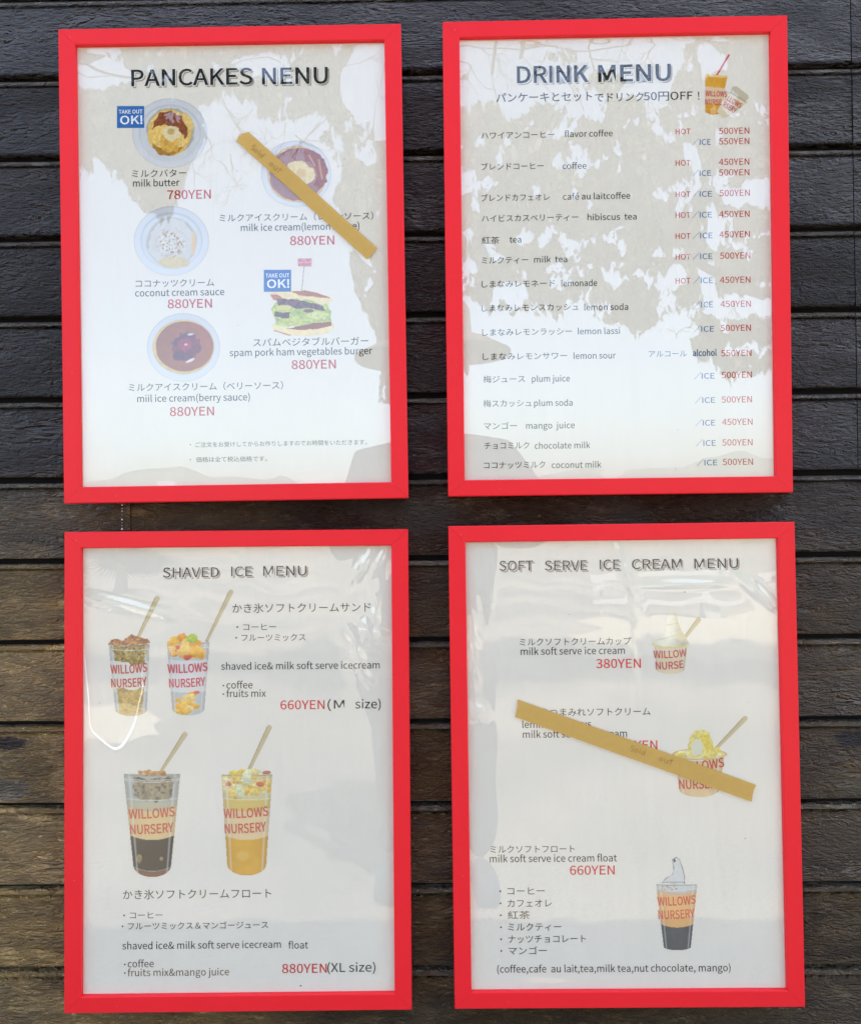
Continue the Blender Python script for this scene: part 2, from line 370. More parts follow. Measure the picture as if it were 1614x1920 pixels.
# ------------------------------------------------------------------ printed lettering
FONT = None
try:
    FONT = bpy.data.fonts.load(os.path.join(bpy.utils.resource_path('LOCAL'), 'datafiles', 'fonts', 'Noto Sans CJK Regular.woff2'))
except Exception:
    FONT = None
BLK = (40, 37, 36); RED = (190, 30, 28); BLUE = (60, 112, 178)
T = []      # frame, text, x0, x1, baseline y, em (survey px), ink, boldness, kind, layer
def t(k, s, x0, x1, yb, em, col=BLK, bold=0.0, kind='text_line', layer=0, tilt=0.0): T.append((k, s, x0, x1, yb, em, col, bold, kind, layer, tilt))
def title(k, s, x0, x1, yb, em, bold):
    t(k, s, x0+3.2, x1+3.2, yb+3.0, em, (168, 158, 146), bold+.012, 'text_line', 0)
    t(k, s, x0, x1, yb, em, (232, 230, 224), bold+.030, 'text_line', 1)
    t(k, s, x0, x1, yb, em, (16, 15, 16), bold, 'text_line', 2)
# pancakes menu
title(0, 'PANCAKES', 247, 474, 161.5, 42.5, .014); title(0, 'NENU', 492, 615, 158.2, 42.5, .014)
t(0, 'ミルクバター', 248, 350, 332, 17); t(0, 'milk butter', 250, 337, 350, 18); t(0, '780YEN', 314, 396, 373.5, 23, RED, 0, 'price')
t(0, 'ココナッツクリーム', 255, 402, 538, 17); t(0, 'coconut cream sauce', 254, 421, 556, 18); t(0, '880YEN', 315, 398, 578, 23, RED, 0, 'price')
t(0, 'ミルクアイスクリーム（ベリーソース）', 242, 531, 733, 17); t(0, 'miil ice cream(berry sauce)', 258, 469, 754, 18); t(0, '880YEN', 319, 402, 780, 23, RED, 0, 'price')
t(0, 'ミルクアイスクリーム（レモンソース）', 412, 700, 415, 16.5); t(0, 'milk ice cream(lemon sauce)', 452, 674, 433.5, 18); t(0, '880YEN', 544, 627, 459.5, 23, RED, 0, 'price')
t(0, 'スパムベジタブルバーガー', 475, 691, 649, 18); t(0, 'spam pork ham vegetables burger', 431, 698, 668, 18); t(0, '880YEN', 547, 630, 692, 23, RED, 0, 'price')
t(0, 'ご注文をお受けしてからお作りしますのでお時間をいただきます。', 367, 688, 838, 11, (78, 88, 92)); t(0, '・', 352, 363, 838, 11, (78, 88, 92))
t(0, '価格は全て税込価格です。', 368, 501, 866, 11.2, (78, 88, 100)); t(0, '・', 352, 363, 866, 11, (78, 88, 100))
for (x, y) in ((219, 198), (494, 505)):
    t(0, 'TAKE OUT', x+4.5, x+49, y+15.5, 10, (238, 240, 244), .02, 'text_line', 2); t(0, 'OK!', x+7, x+49, y+35, 21.5, (238, 240, 244), .035, 'text_line', 2)
# drink menu
title(1, 'DRINK', 969, 1103, 155.8, 43, .026); title(1, 'MENU', 1121, 1257, 153.5, 43, .026)
t(1, 'パンケーキとセット', 930, 1110, 191, 20.5, (50, 47, 46), .008); t(1, 'でドリンク', 1115, 1206, 190, 19.5, (50, 47, 46), .008); t(1, '50円OFF', 1206, 1298, 188, 20.5, (50, 47, 46), .008); t(1, '！', 1300, 1318, 187, 20, (50, 47, 46), .008)
HT, SL = (200, 62, 56), (52, 104, 160)
def row(ja, x1, yj, en, e0, e1, ye, hot, ice, price, dx=0):
    t(1, ja, 902+dx, x1, yj, 15.4, (34, 32, 30)); t(1, en, e0, e1, ye, 16, (42, 39, 37))
    if hot: t(1, 'HOT', 1266, 1294, hot, 14.5, HT)
    for q in ice:
        yy, x0, xe = q; t(1, '／', x0, x0+13, yy, 15, SL); t(1, 'ICE', x0+14, xe, yy, 14.5, SL)
    for (pr, yy, x0) in price: t(1, pr, x0, x0+57, yy, 16.2, (196, 48, 44), .004, 'price')
row('ハワイアンコーヒー', 1039, 260, 'flavor coffee', 1058, 1148, 257, 252, [(271.6, 1297, 1332)], [('500YEN', 251.5, 1347), ('550YEN', 271, 1347)])
row('ブレンドコーヒー', 1019, 318.5, 'coffee', 1054, 1099, 317, 311, [(330, 1297, 1332)], [('450YEN', 309.5, 1347), ('500YEN', 329.4, 1347)])
row('ブレンドカフェオレ', 1030, 377, 'café au laitcoffee', 1055, 1181, 374.6, 369.6, [(369, 1297, 1334)], [('500YEN', 368, 1348)])
row('ハイビスカスベリーティー', 1084, 415.5, 'hibiscus  tea', 1101, 1193, 413, 408.7, [(408, 1297, 1334)], [('450YEN', 407.6, 1347.5)], 1)
row('紅茶', 936, 456.5, 'tea', 955, 977, 455, 448, [(447, 1298, 1335)], [('450YEN', 445.5, 1348)], 1)
row('ミルクティー', 990, 494, 'milk  tea', 1001, 1063, 492.5, 487, [(486, 1298, 1335)], [('500YEN', 485.3, 1349)], 1)
row('しまなみレモネード', 1040, 538.5, 'lemonade', 1052, 1119, 537, 532, [(531, 1299, 1336)], [('450YEN', 530.7, 1349)], 1)
row('しまなみレモンスカッシュ', 1084, 583.5, 'lemon soda', 1095, 1177, 582, None, [(576.4, 1300, 1336)], [('450YEN', 575.9, 1350)], 1)
row('しまなみレモンラッシー', 1072, 629, 'lemon lassi', 1083, 1162, 627, None, [(622, 1300, 1338)], [('500YEN', 621, 1350)], 2)
row('しまなみレモンサワー', 1063, 674.5, 'lemon sour', 1075, 1154, 673, None, [], [('550YEN', 668, 1351)], 3)
t(1, 'アルコール', 1216, 1287, 669, 14.5, (70, 120, 170)); t(1, 'alcohol', 1298, 1343, 667.6, 16, (56, 92, 130), .02)
row('梅ジュース', 984, 717, 'plum juice', 997, 1068, 716, None, [(710, 1301, 1339)], [('500YEN', 709, 1352)], 4)
row('梅スカッシュ', 996, 762.5, 'plum soda', 1001, 1073, 761.5, None, [(755.6, 1302, 1340)], [('500YEN', 755, 1352)], 4)
row('マンゴー', 969, 804.5, 'mango  juice', 986, 1077, 804, None, [(798, 1303, 1340)], [('450YEN', 797, 1353)], 5)
row('チョコミルク', 992, 841.5, 'chocolate milk', 1002, 1106, 841.5, None, [(836, 1304, 1341)], [('500YEN', 835.5, 1353)], 6)
row('ココナッツミルク', 1022, 878, 'coconut milk', 1034, 1127, 877.7, None, [(872.6, 1306, 1344)], [('500YEN', 872, 1354)], 5)
# shaved ice menu
G3 = (46, 44, 43)
for s, a, b_, y in (('SHAVED', 306, 411, 1082.6), ('ICE', 434, 473, 1080.5), ('MENU', 494, 575, 1079.5)): title(2, s, a, b_, y, 25.5, .004)
t(2, 'かき氷ソフトクリームサンド', 436, 695, 1148, 20.3, G3); t(2, '・コーヒー', 444, 518, 1181.5, 15.6, G3); t(2, '・フルーツミックス', 442, 573, 1201.5, 15.6, G3)
t(2, 'shaved ice& milk soft serve icecream', 415, 712, 1255.8, 18.3, G3); t(2, '・', 411, 427, 1291, 15, G3); t(2, 'coffee', 425, 474, 1291, 18.3, G3); t(2, '・', 411, 427, 1307, 15, G3); t(2, 'fruits mix', 425, 499, 1307, 18.3, G3)
t(2, '660YEN', 526, 609, 1330, 23, (214, 40, 36), 0, 'price'); t(2, '(', 614, 621, 1329, 23, G3); t(2, 'M', 626, 646, 1328.6, 22, G3); t(2, 'size)', 666, 714, 1328.3, 23, G3)
t(2, 'かき氷ソフトクリームフロート', 231, 509, 1685, 20.3, G3); t(2, '・コーヒー', 232, 305, 1722, 15.6, G3); t(2, '・フルーツミックス＆マンゴージュース', 229, 503, 1742.5, 15.6, G3)
t(2, 'shaved ice& milk soft serve icecream', 230, 527, 1780, 18.3, G3); t(2, 'float', 541, 578, 1778.6, 18.3, G3); t(2, '・', 227, 242, 1814, 15, G3); t(2, 'coffee', 240, 289, 1813.7, 18.3, (96, 84, 70)); t(2, '・', 227, 242, 1830, 15, G3); t(2, 'fruits mix&mango juice', 240, 430, 1830.4, 18.3, (112, 94, 70))
t(2, '880YEN', 529, 613, 1824.4, 23, (204, 44, 40), 0, 'price'); t(2, '(XL size)', 614, 704, 1822.4, 23, G3)
# soft serve menu
G4 = (36, 34, 34)
for s, a, b_, y in (('SOFT', 936, 999, 1070), ('SERVE', 1021, 1100, 1069.6), ('ICE', 1124, 1161, 1067.8), ('CREAM', 1184, 1277, 1067), ('MENU', 1301, 1383, 1065.9)): title(3, s, a, b_, y, 25.5, .004)
t(3, 'ミルクソフトクリームカップ', 974, 1183, 1210, 16.5, G4); t(3, 'milk soft serve ice cream', 976, 1171, 1228, 18.3, G4); t(3, '380YEN', 1117, 1201, 1252.6, 23, (222, 62, 44), 0, 'price')
t(3, 'かんきつまみれソフトクリーム', 978, 1219, 1342.5, 17.4, G4); t(3, 'lemmon &citrus', 979, 1108, 1365, 18.3, G4); t(3, 'milk soft serve ice cream', 980, 1175, 1383.5, 18.3, G4); t(3, '550YEN', 1148, 1232, 1405.7, 23, (214, 44, 38), 0, 'price')
t(3, 'ミルクソフトフロート', 919, 1077, 1598.6, 16.2, G4); t(3, 'milk soft serve ice cream float', 918, 1156, 1616.8, 18.3, G4); t(3, '660YEN', 1068, 1152, 1640, 23, (212, 40, 36), 0, 'price')
for s, x1, y in (('コーヒー', 1021, 1677), ('カフェオレ', 1034, 1700), ('紅茶', 993, 1722), ('ミルクティー', 1052, 1744.5), ('ナッツチョコレート', 1098, 1767), ('マンゴー', 1025, 1789)):
    o_ = (y-1677)*.018; t(3, '・', 929+o_, 946+o_, y, 16, G4); t(3, s, 951+o_, x1, y, 17, G4)
t(3, '(coffee,cafe  au lait,tea,milk tea,nut chocolate, mango)', 932, 1369, 1823.6, 18.3, G4)
# lettering printed on the pictured cups (warm red, bold)
CR = (206, 66, 56); CP = (214, 70, 92)
def cup_text(k, x0, x1, y1, y2, em, col=CR, tilt=0.0, b=.045, x2=None, x3=None, s1='WILLOWS', s2='NURSERY'):
    t(k, s1, x0, x1, y1, em, col, .02, 'text_line', 3, b); t(k, s2, x2 if x2 else x0+1.5, x3 if x3 else x1-1, y2, em, col, .02, 'text_line', 3, b)
cup_text(2, 208, 277, 1264, 1290, 22, (208, 84, 66), .06); cup_text(2, 315, 390, 1263, 1290, 22, CP, .06, x2=318, x3=386)
cup_text(2, 242, 329, 1536, 1565, 24, (206, 96, 80), .05, x2=245, x3=327); cup_text(2, 420, 504, 1535, 1563.5, 24, (208, 96, 84), .02, x2=422, x3=500)
cup_text(3, 1224.5, 1287, 1235, 1256, 19, (202, 92, 84), .04, s1='WILLOW', s2='NURSE', x2=1229, x3=1281); cup_text(3, 1232, 1304, 1699, 1724, 21.5, (214, 92, 62), .02, x2=1234, x3=1302)
t(3, 'WILLOWS', 1272, 1358, 1448, 23, (196, 62, 50), .045, 'text_line', 3, .10); t(3, 'NURSERY', 1272.5, 1352, 1480, 23, (196, 62, 50), .045, 'text_line', 3, .03)
t(1, 'WILLOWS', 1321, 1362, 180, 13.5, (206, 88, 84), .05, 'text_line', 3, -.06); t(1, 'NURSE', 1321, 1352, 195.5, 13.5, (206, 88, 84), .05, 'text_line', 3, -.06)
t(1, 'LLOWS', 1361, 1391, 188, 13, (200, 88, 76), .04, 'text_line', 4, -.55); t(1, 'RSERY', 1353, 1381, 199, 13, (200, 88, 76), .04, 'text_line', 4, -.55)
t(0, 'WILLOWS', 559.5, 584, 491.5, 8, (206, 84, 92), .04, 'text_line', 3, .03); t(0, 'NURSERY', 559.5, 584, 499.5, 8, (206, 84, 92), .04, 'text_line', 3, .03)

LAY = .00012
objs = []
for (k, s, x0, x1, yb, em, col, bold, kind, layer, tilt) in T:
    c = bpy.data.curves.new('tmp', 'FONT'); c.body = s; c.size = 1.0; c.resolution_u = 3; c.offset = ((min(bold, .020) if layer != 1 else bold)+(0 if bold or any(ord(ch) > 0x3000 for ch in s) else (.005 if kind == 'text_line' else .010)))*.34
    if FONT: c.font = FONT
    o = bpy.data.objects.new('tmp', c); C.objects.link(o); objs.append(o)
dg = bpy.context.evaluated_depsgraph_get(); dg.update()
caph = None
done = []
for o in objs:
    me = bpy.data.meshes.new_from_object(o.evaluated_get(dg)); done.append(me)
# cap height of the loaded face at size 1, to scale em to the survey
c = objs[0]
def bounds(me):
    n = len(me.vertices); a = np.empty(n*3, np.float32); me.vertices.foreach_get('co', a); return a.reshape(n, 3)
KEM = 0.733/float(bounds(done[0])[:, 1].max())        # true em at size 1
for o in objs:
    d_ = o.data; bpy.data.objects.remove(o); bpy.data.curves.remove(d_)
for rec, me in zip(T, done):
    (k, s, x0, x1, yb, em, col, bold, kind, layer, tilt) = rec
    co = bounds(me)
    if len(co) == 0: continue
    a0x, a0z = to_sheet(k, x0, yb); 
    a1x, _ = to_sheet(k, x1, yb)
    wx = float(a1x-a0x); u = .000735
    lo, hi = co[:, 0].min(), co[:, 0].max()
    if s in ('・', '／', '！'):          # full-width marks keep their own cell
        sx = em*u*KEM; off = 0.5*(x1-x0)*u - sx*.5*(lo+hi)
        if s == '／': sx = wx/(hi-lo); off = -lo*sx
    elif s.startswith('・'):
        lo = 0.40/KEM; sx = wx/(hi-lo); off = -lo*sx
    else:
        sx = wx/(hi-lo); off = -lo*sx
    X = co[:, 0]*sx+off; Z = co[:, 1]*em*u*KEM
    if tilt:
        ct, st = math.cos(tilt), math.sin(tilt)
        X, Z = X*ct-Z*st, X*st*-1*-1+Z*ct
    # gentle arc for lettering that runs round a cup
    if layer == 3 and k in (2, 3) and abs(wx) > .03:
        q = (X-wx/2)/(wx/2); Z = Z+q*q*.0012
    new = np.stack([X+float(a0x), np.full(len(X), YS-LAY*(1.5+layer)), Z+float(a0z)], -1).astype(np.float32)
    me.vertices.foreach_set('co', new.ravel()); me.name = kind; me.update()
    me.materials.clear(); me.materials.append(ink(*col))
    put(kind, me, None, sheets[k])

# ------------------------------------------------------------------ printed pictures
def vnoise(h, w_, cell, seed):
    r = np.random.default_rng(seed); gh, gw = int(h/cell)+3, int(w_/cell)+3
    g = r.random((gh, gw)); y = np.arange(h)/cell; x = np.arange(w_)/cell
    yi, xi = y.astype(int), x.astype(int); fy, fx = (y-yi)[:, None], (x-xi)[None]
    fy = fy*fy*(3-2*fy); fx = fx*fx*(3-2*fx)
    return (g[yi][:, xi]*(1-fy)*(1-fx)+g[yi+1][:, xi]*fy*(1-fx)+g[yi][:, xi+1]*(1-fy)*fx+g[yi+1][:, xi+1]*fy*fx)
class Pic:
    """a printed picture: a fine grid of coloured points (x, y in survey px)"""
    def __init__(s, k, x0, y0, x1, y1, step=1.0, seed=0):
        s.k, s.x0, s.y0, s.step = k, x0, y0, step
        s.w = int((x1-x0)/step)+1; s.h = int((y1-y0)/step)+1
        s.X, s.Y = np.meshgrid(x0+np.arange(s.w)*step, y0+np.arange(s.h)*step)
        s.rgb = np.ones((s.h, s.w, 3))*.75; s.a = np.zeros((s.h, s.w)); s.seed = seed
    def n(s, cell): s.seed += 1; return vnoise(s.h, s.w, cell/s.step, s.seed)-.5
    def mix(s, m, col, shade=None, cell=5, amt=0.0):
        col = np.array(lin(*col)) if max(col) > 1 else np.array(col)
        c = np.ones_like(s.rgb)*col
        if amt: c = c*(1+amt*(1.3*s.n(cell)+.9*s.n(cell/2.2)))[..., None]
        if shade is not None: c = c*shade[..., None]
        m = np.clip(m, 0, 1); s.rgb = s.rgb*(1-m[..., None])+np.clip(c, 0, 1)*m[..., None]; s.a = np.maximum(s.a, m)
        return s
    def ell(s, cx, cy, rx, ry, soft=.6, rough=0.0, cell=9, ang=0.0):
        dx, dy = s.X-cx, s.Y-cy; ca, sa = math.cos(ang), math.sin(ang)
        d = np.sqrt(((dx*ca+dy*sa)/rx)**2+((-dx*sa+dy*ca)/ry)**2)
        if rough: d = d+rough*(s.n(cell)+.5*s.n(cell/2))
        return np.clip((1-d)*min(rx, ry)/soft+.5, 0, 1)
    def poly(s, pts, rough=0.0, cell=8):
        X, Y = s.X, s.Y
        if rough: X = X+rough*s.n(cell)*2; Y = Y+rough*s.n(cell)*2
        m = np.zeros(X.shape, bool); P = pts
        for i in range(len(P)):
            (xa, ya), (xb, yb) = P[i], P[(i+1) % len(P)]
            if ya == yb: continue
            c = ((ya > Y) != (yb > Y)) & (X < (xb-xa)*(Y-ya)/(yb-ya)+xa); m ^= c
        return m.astype(float)
    def seg(s, x0, y0, x1, y1, w0, w1=None):
        w1 = w0 if w1 is None else w1
        dx, dy = x1-x0, y1-y0; L = dx*dx+dy*dy; t_ = np.clip(((s.X-x0)*dx+(s.Y-y0)*dy)/L, 0, 1)
        d = np.hypot(s.X-(x0+t_*dx), s.Y-(y0+t_*dy)); return np.clip((w0+(w1-w0)*t_-d)/.8+.5, 0, 1)
    def build(s, name, label=None, layer=0.4):
        on = s.a > .45
        gx, gz = to_sheet(s.k, s.X, s.Y)
        v = np.stack([gx, np.full(gx.shape, YS-LAY*(1+layer)), gz], -1).reshape(-1, 3)
        idx = np.arange(s.w*s.h).reshape(s.h, s.w)
        q = on[:-1, :-1] & on[1:, :-1] & on[:-1, 1:] & on[1:, 1:]
        f = np.stack([idx[1:, :-1][q], idx[1:, 1:][q], idx[:-1, 1:][q], idx[:-1, :-1][q]], -1)
        used = np.unique(f); rm = np.full(s.w*s.h, -1); rm[used] = np.arange(len(used))
        me = mesh(name, v[used], rm[f])
        at = me.color_attributes.new('print', 'FLOAT_COLOR', 'POINT')
        c = np.ones((len(used), 4), np.float32); c[:, :3] = np.clip(s.rgb.reshape(-1, 3)[used], 0.004, .9); at.data.foreach_set('color', c.ravel())
        o = put(name, me, M_PRINT, sheets[s.k])
        if label: o['label'] = label
        return o

def plate(k, cx, cy, rx, ry, name, label, food, seed):
    p = Pic(k, cx-rx-3, cy-ry-3, cx+rx+3, cy+ry+3, 1.0, seed)
    sh = 1+.10*(p.Y-cy)/ry
    p.mix(p.ell(cx, cy, rx, ry), (202, 203, 200), sh)
    p.mix(p.ell(cx, cy, rx-2.5, ry-2.5, 1.5), (212, 214, 217), 1+.06*(p.Y-cy)/ry)
    p.mix(p.ell(cx, cy-1, rx-13, ry-13, 2.5), (188, 192, 196))
    p.mix(p.ell(cx, cy+1.5, rx-15, ry-14, 3), (208, 211, 214), None, 20, .05)
    food(p, cx, cy); return p.build(name, label)
def f_butter(p, cx, cy):
    cx, cy = 320, 248
    p.mix(p.ell(cx, cy-2, 45, 44, 3, .07), (176, 168, 150))
    p.mix(p.ell(cx-2, cy+1, 41, 43, 1, .08), (230, 194, 108), None, 5, .3)
    p.mix(p.poly([(283, 268), (296, 288), (318, 294), (338, 287), (352, 268), (345, 276), (320, 283), (300, 278)], 2), (168, 120, 46), None, 4, .3)
    p.mix(p.poly([(300, 258), (318, 248), (335, 262), (332, 284), (310, 286), (298, 274)], 3), (214, 168, 74), None, 5, .28)
    p.mix(p.poly([(288, 228), (300, 212), (322, 208), (344, 220), (354, 240), (350, 262), (341, 252), (318, 236), (300, 234), (286, 243)], 2.5), (140, 72, 36), None, 4, .4)
    p.mix(p.ell(353, 228, 8, 18, 1.5, .2, 6, -.5), (226, 196, 118), None, 4, .2)
    for a, b, r in ((322, 249, 15), (313, 246, 9), (331, 252, 9), (321, 257, 10)): p.mix(p.ell(a, b, r, r*.85, 1.5, .2, 5), (226, 210, 164), None, 4, .12)
    p.mix(p.ell(321, 247, 7, 6, 2, .3, 4), (196, 168, 104))
def f_coco(p, cx, cy):
    p.mix(p.ell(cx, cy+2, 47, 46, 3, .04, 20), (186, 182, 170))
    p.mix(p.poly([(278, 470), (284, 436), (297, 419), (320, 409), (345, 416), (360, 436), (367, 465), (356, 486), (330, 500), (300, 495)], 2), (208, 206, 200), None, 14, .05)
    p.mix(p.ell(327, 492, 30, 11, 2, .15), (212, 196, 150), None, 6, .1)
    p.mix(p.ell(363, 458, 4, 22, 2, .2), (222, 192, 140))
    m = p.ell(322, 455, 26, 27, 12)
    p.mix(m*np.clip((p.n(3.2)+.6*p.n(2)-.10)*9, 0, 1), (178, 146, 96), None, 3, .3)
    p.mix(m*np.clip((p.n(2.8)-.22)*9, 0, 1), (232, 226, 210))
def f_berry(p, cx, cy):
    p.mix(p.ell(cx, cy-1, 58, 51, 1.2, .015, 16), (214, 188, 126), None, 6, .12)
    p.mix(p.ell(cx+2, cy-2, 54, 47, 1, .02, 12), (160, 96, 58), 1+.1*(p.X-cx)/54, 9, .10)
    for a, b, rx, ry, c in ((349, 650, 26, 24, (120, 50, 60)), (338, 642, 12, 10, (96, 40, 66)), (358, 638, 12, 9, (134, 44, 62)), (345, 664, 20, 12, (112, 42, 60)), (366, 655, 12, 10, (120, 46, 60)), (336, 668, 12, 9, (90, 38, 62)), (352, 630, 14, 6, (104, 50, 76))):
        p.mix(p.ell(a, b, rx, ry, 1.5, .3, 6)*.85, c, None, 4, .3)
    p.mix(p.ell(347, 646, 12, 12, 3, .4, 5)*.6, (178, 60, 84), None, 4, .3)
    p.mix(p.ell(358, 627, 6, 2, 1, .3, 4, -.1), (224, 210, 206)); p.mix(p.ell(357, 676, 8, 2.6, 1, .3, 4, -.4), (226, 212, 208)); p.mix(p.ell(349, 646, 3, 1.6, 1), (224, 200, 206))
def f_lemon(p, cx, cy):
    p.mix(p.ell(cx+2, cy+1, 56, 53, 1.5, .03), (214, 182, 128), None, 6, .15)
    p.mix(p.ell(cx+2, cy+1, 52, 49, 1.2, .05), (158, 112, 104), None, 9, .14)
    p.mix(p.poly([(570, 279), (590, 282), (606, 296), (613, 318), (611, 340), (600, 356), (588, 346), (596, 330), (592, 316), (582, 304), (570, 302)], 3), (150, 70, 36), None, 4, .35)
    p.mix(p.seg(598, 300, 604, 335, 2)*.6, (206, 158, 120)); p.mix(p.seg(580, 292, 590, 310, 1.6)*.6, (206, 168, 140))
    for a, b, r in ((562, 318, 19), (572, 330, 18), (552, 312, 12), (580, 322, 11)): p.mix(p.ell(a, b, r, r*.8, 1.5, .25, 6), (226, 206, 150), None, 5, .14)
    p.mix(p.ell(565, 324, 9, 8, 3, .3)*.7, (212, 176, 100))
plate(0, 319, 250, 71, 66, 'plate_picture', 'printed plate of butter pancakes beside a blue badge', f_butter, 10)
plate(0, 322, 452, 71, 66, 'plate_picture', 'printed pale plate with white cream and brown crumbs', f_coco, 20)
plate(0, 344.5, 651.5, 69, 65, 'plate_picture', 'printed plate with a pancake under dark berry sauce', f_berry, 30)
plate(0, 555.5, 326, 66, 63, 'plate_picture', 'printed plate partly under the masking tape', f_lemon, 40)
for (x, y) in ((219, 198), (494, 505)):
    p = Pic(0, x-1, y-1, x+55, y+44, 1.0, 3); p.mix(p.poly([(x, y+.6), (x+52.5, y), (x+53, y+42), (x+.8, y+43)]), (40, 106, 176), None, 14, .06)
    p.build('blue_badge', None, .9)
p = Pic(0, 555, 481, 588, 548, .8, 5)
p.mix(p.seg(570.5, 498, 566, 546, .9), (150, 136, 128)); p.mix(p.poly([(557.5, 484), (585.5, 484.5), (585, 501), (558, 498.5)]), (226, 188, 190)); p.build('flag_picture')
p = Pic(0, 500, 540, 636, 634, .9, 60)
p.mix(p.poly([(506, 551), (520, 545), (560, 544), (592, 548), (618, 556), (624, 562), (618, 570), (570, 566), (530, 562), (510, 560)], 1), (238, 218, 164), None, 7, .1)
p.mix(p.poly([(545, 547), (572, 544), (606, 553), (622, 560), (600, 558), (560, 553)], 1), (176, 112, 72), None, 6, .12)
p.mix(p.poly([(506, 552), (520, 552), (530, 558), (524, 566), (512, 562)], 1), (186, 120, 80))
p.mix(p.poly([(514, 566), (560, 560), (612, 570), (624, 582), (622, 604), (600, 612), (540, 614), (514, 612), (516, 596), (506, 580), (512, 570)], 3), (184, 196, 106), None, 5, .4)
p.mix(p.poly([(520, 560), (560, 562), (604, 572), (612, 582), (596, 580), (570, 578), (540, 576), (522, 570)], 2.5), (116, 80, 84), None, 3.5, .6)
p.mix(p.poly([(518, 584), (546, 586), (540, 596), (516, 594)], 2.5), (104, 76, 66), None, 4, .4); p.mix(p.ell(580, 583, 10, 3.5, 1, .3, 5), (130, 86, 76))
p.mix(p.ell(533, 577, 14, 5, 1.2, .3, 5), (214, 206, 120)); p.mix(p.ell(596, 592, 20, 7, 1.2, .4, 6), (206, 212, 134), None, 4, .3); p.mix(p.ell(548, 604, 26, 6, 1.2, .4, 6), (196, 202, 108), None, 4, .3)
p.mix(p.poly([(508, 606), (530, 614), (560, 616), (600, 606), (624, 604), (628, 612), (616, 624), (580, 630), (540, 629), (514, 620)], 1), (238, 218, 162), None, 7, .1)
p.mix(p.poly([(536, 616), (560, 612), (600, 604), (623, 604), (622, 611), (600, 616), (560, 619)], 1), (150, 88, 60), None, 5, .12)
p.mix(p.seg(514, 620, 545, 629, 1.2), (186, 130, 90)); p.build('burger_picture', 'printed burger with green lettuce under a small flag')

def wall_x(y, a, b): return a[0]+(b[0]-a[0])*(y-a[1])/(b[1]-a[1])
def cup(k, name, label, rimL, rimR, botL, botR, botY, seed, fill, step=1.0, pad=70, rimcol=(182, 188, 186)):
    x0 = min(rimL[0], botL[0])-6; x1 = max(rimR[0], botR[0])+44
    p = Pic(k, x0, rimL[1]-pad, x1, botY+4, step, seed)
    fill(p, 'behind')
    xl = wall_x(p.Y, (rimL[0]+6, rimL[1]), botL); xr = wall_x(p.Y, (rimR[0]-5, rimR[1]), botR)
    cx = (xl+xr)/2; q = (p.X-cx)/((xr-xl)/2)
    body = (np.abs(q) < 1) & (p.Y > (rimL[1]+rimR[1])/2) & (p.Y < botL[1]+(botY-botL[1])*np.sqrt(np.clip(1-q*q, 0, 1)))
    p.body = body.astype(float); p.q = q
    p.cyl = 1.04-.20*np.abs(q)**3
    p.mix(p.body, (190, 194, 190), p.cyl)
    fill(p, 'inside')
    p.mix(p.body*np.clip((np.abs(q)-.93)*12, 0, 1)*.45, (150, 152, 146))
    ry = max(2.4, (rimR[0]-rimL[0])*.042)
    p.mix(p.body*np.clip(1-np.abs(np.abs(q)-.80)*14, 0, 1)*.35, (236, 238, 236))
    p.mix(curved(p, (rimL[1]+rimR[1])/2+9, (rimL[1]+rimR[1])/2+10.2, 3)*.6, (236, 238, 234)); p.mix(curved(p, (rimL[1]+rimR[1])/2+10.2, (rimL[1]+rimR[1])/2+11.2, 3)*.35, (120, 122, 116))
    cyr = (rimL[1]+rimR[1])/2; a = p.ell((rimL[0]+rimR[0])/2, cyr, (rimR[0]-rimL[0])/2, ry, .8); b = p.ell((rimL[0]+rimR[0])/2, cyr, (rimR[0]-rimL[0])/2-2.5, max(ry-1.3, .5), .8)
    p.mix(np.clip(a-b, 0, 1)*.9, (128, 132, 126) if rimcol[0] == 182 else rimcol)
    fill(p, 'over')
    return p.build(name, label)
def curved(p, ya, yb, bow): yy = p.Y-bow*(1-p.q**2); return ((yy > ya) & (yy < yb)).astype(float)*p.body
def spoon(p, x0, y0, x1, y1, w0=3.5, w1=5.6): p.mix(p.seg(x0, y0, x1, y1, w0, w1), (198, 184, 146), None, 14, .06); p.mix(p.seg(x0-w0*.7, y0, x1-w1*.75, y1, .7), (170, 152, 112))
def lumps(p, pts, cols, mask=None, rough=.35):
    for i, (a, b, rx, ry) in enumerate(pts):
        m = p.ell(a, b, rx, ry, 1.2, rough, 5); m = m if mask is None else m*mask
        p.mix(m, cols[i % len(cols)], 1-.22*(p.Y-b)/max(ry, 1)*(np.abs(p.Y-b) < ry), 4, .25)
def scatter(seed, n, x0, x1, y0, y1, r0, r1):
    r = np.random.default_rng(seed); return [(r.uniform(x0, x1), r.uniform(y0, y1), r.uniform(r0, r1), r.uniform(r0, r1)*.75) for _ in range(n)]
BR = [(150, 92, 56), (186, 124, 78), (120, 72, 44), (170, 100, 60)]; GR = [(150, 124, 66), (132, 104, 52), (172, 148, 90)]
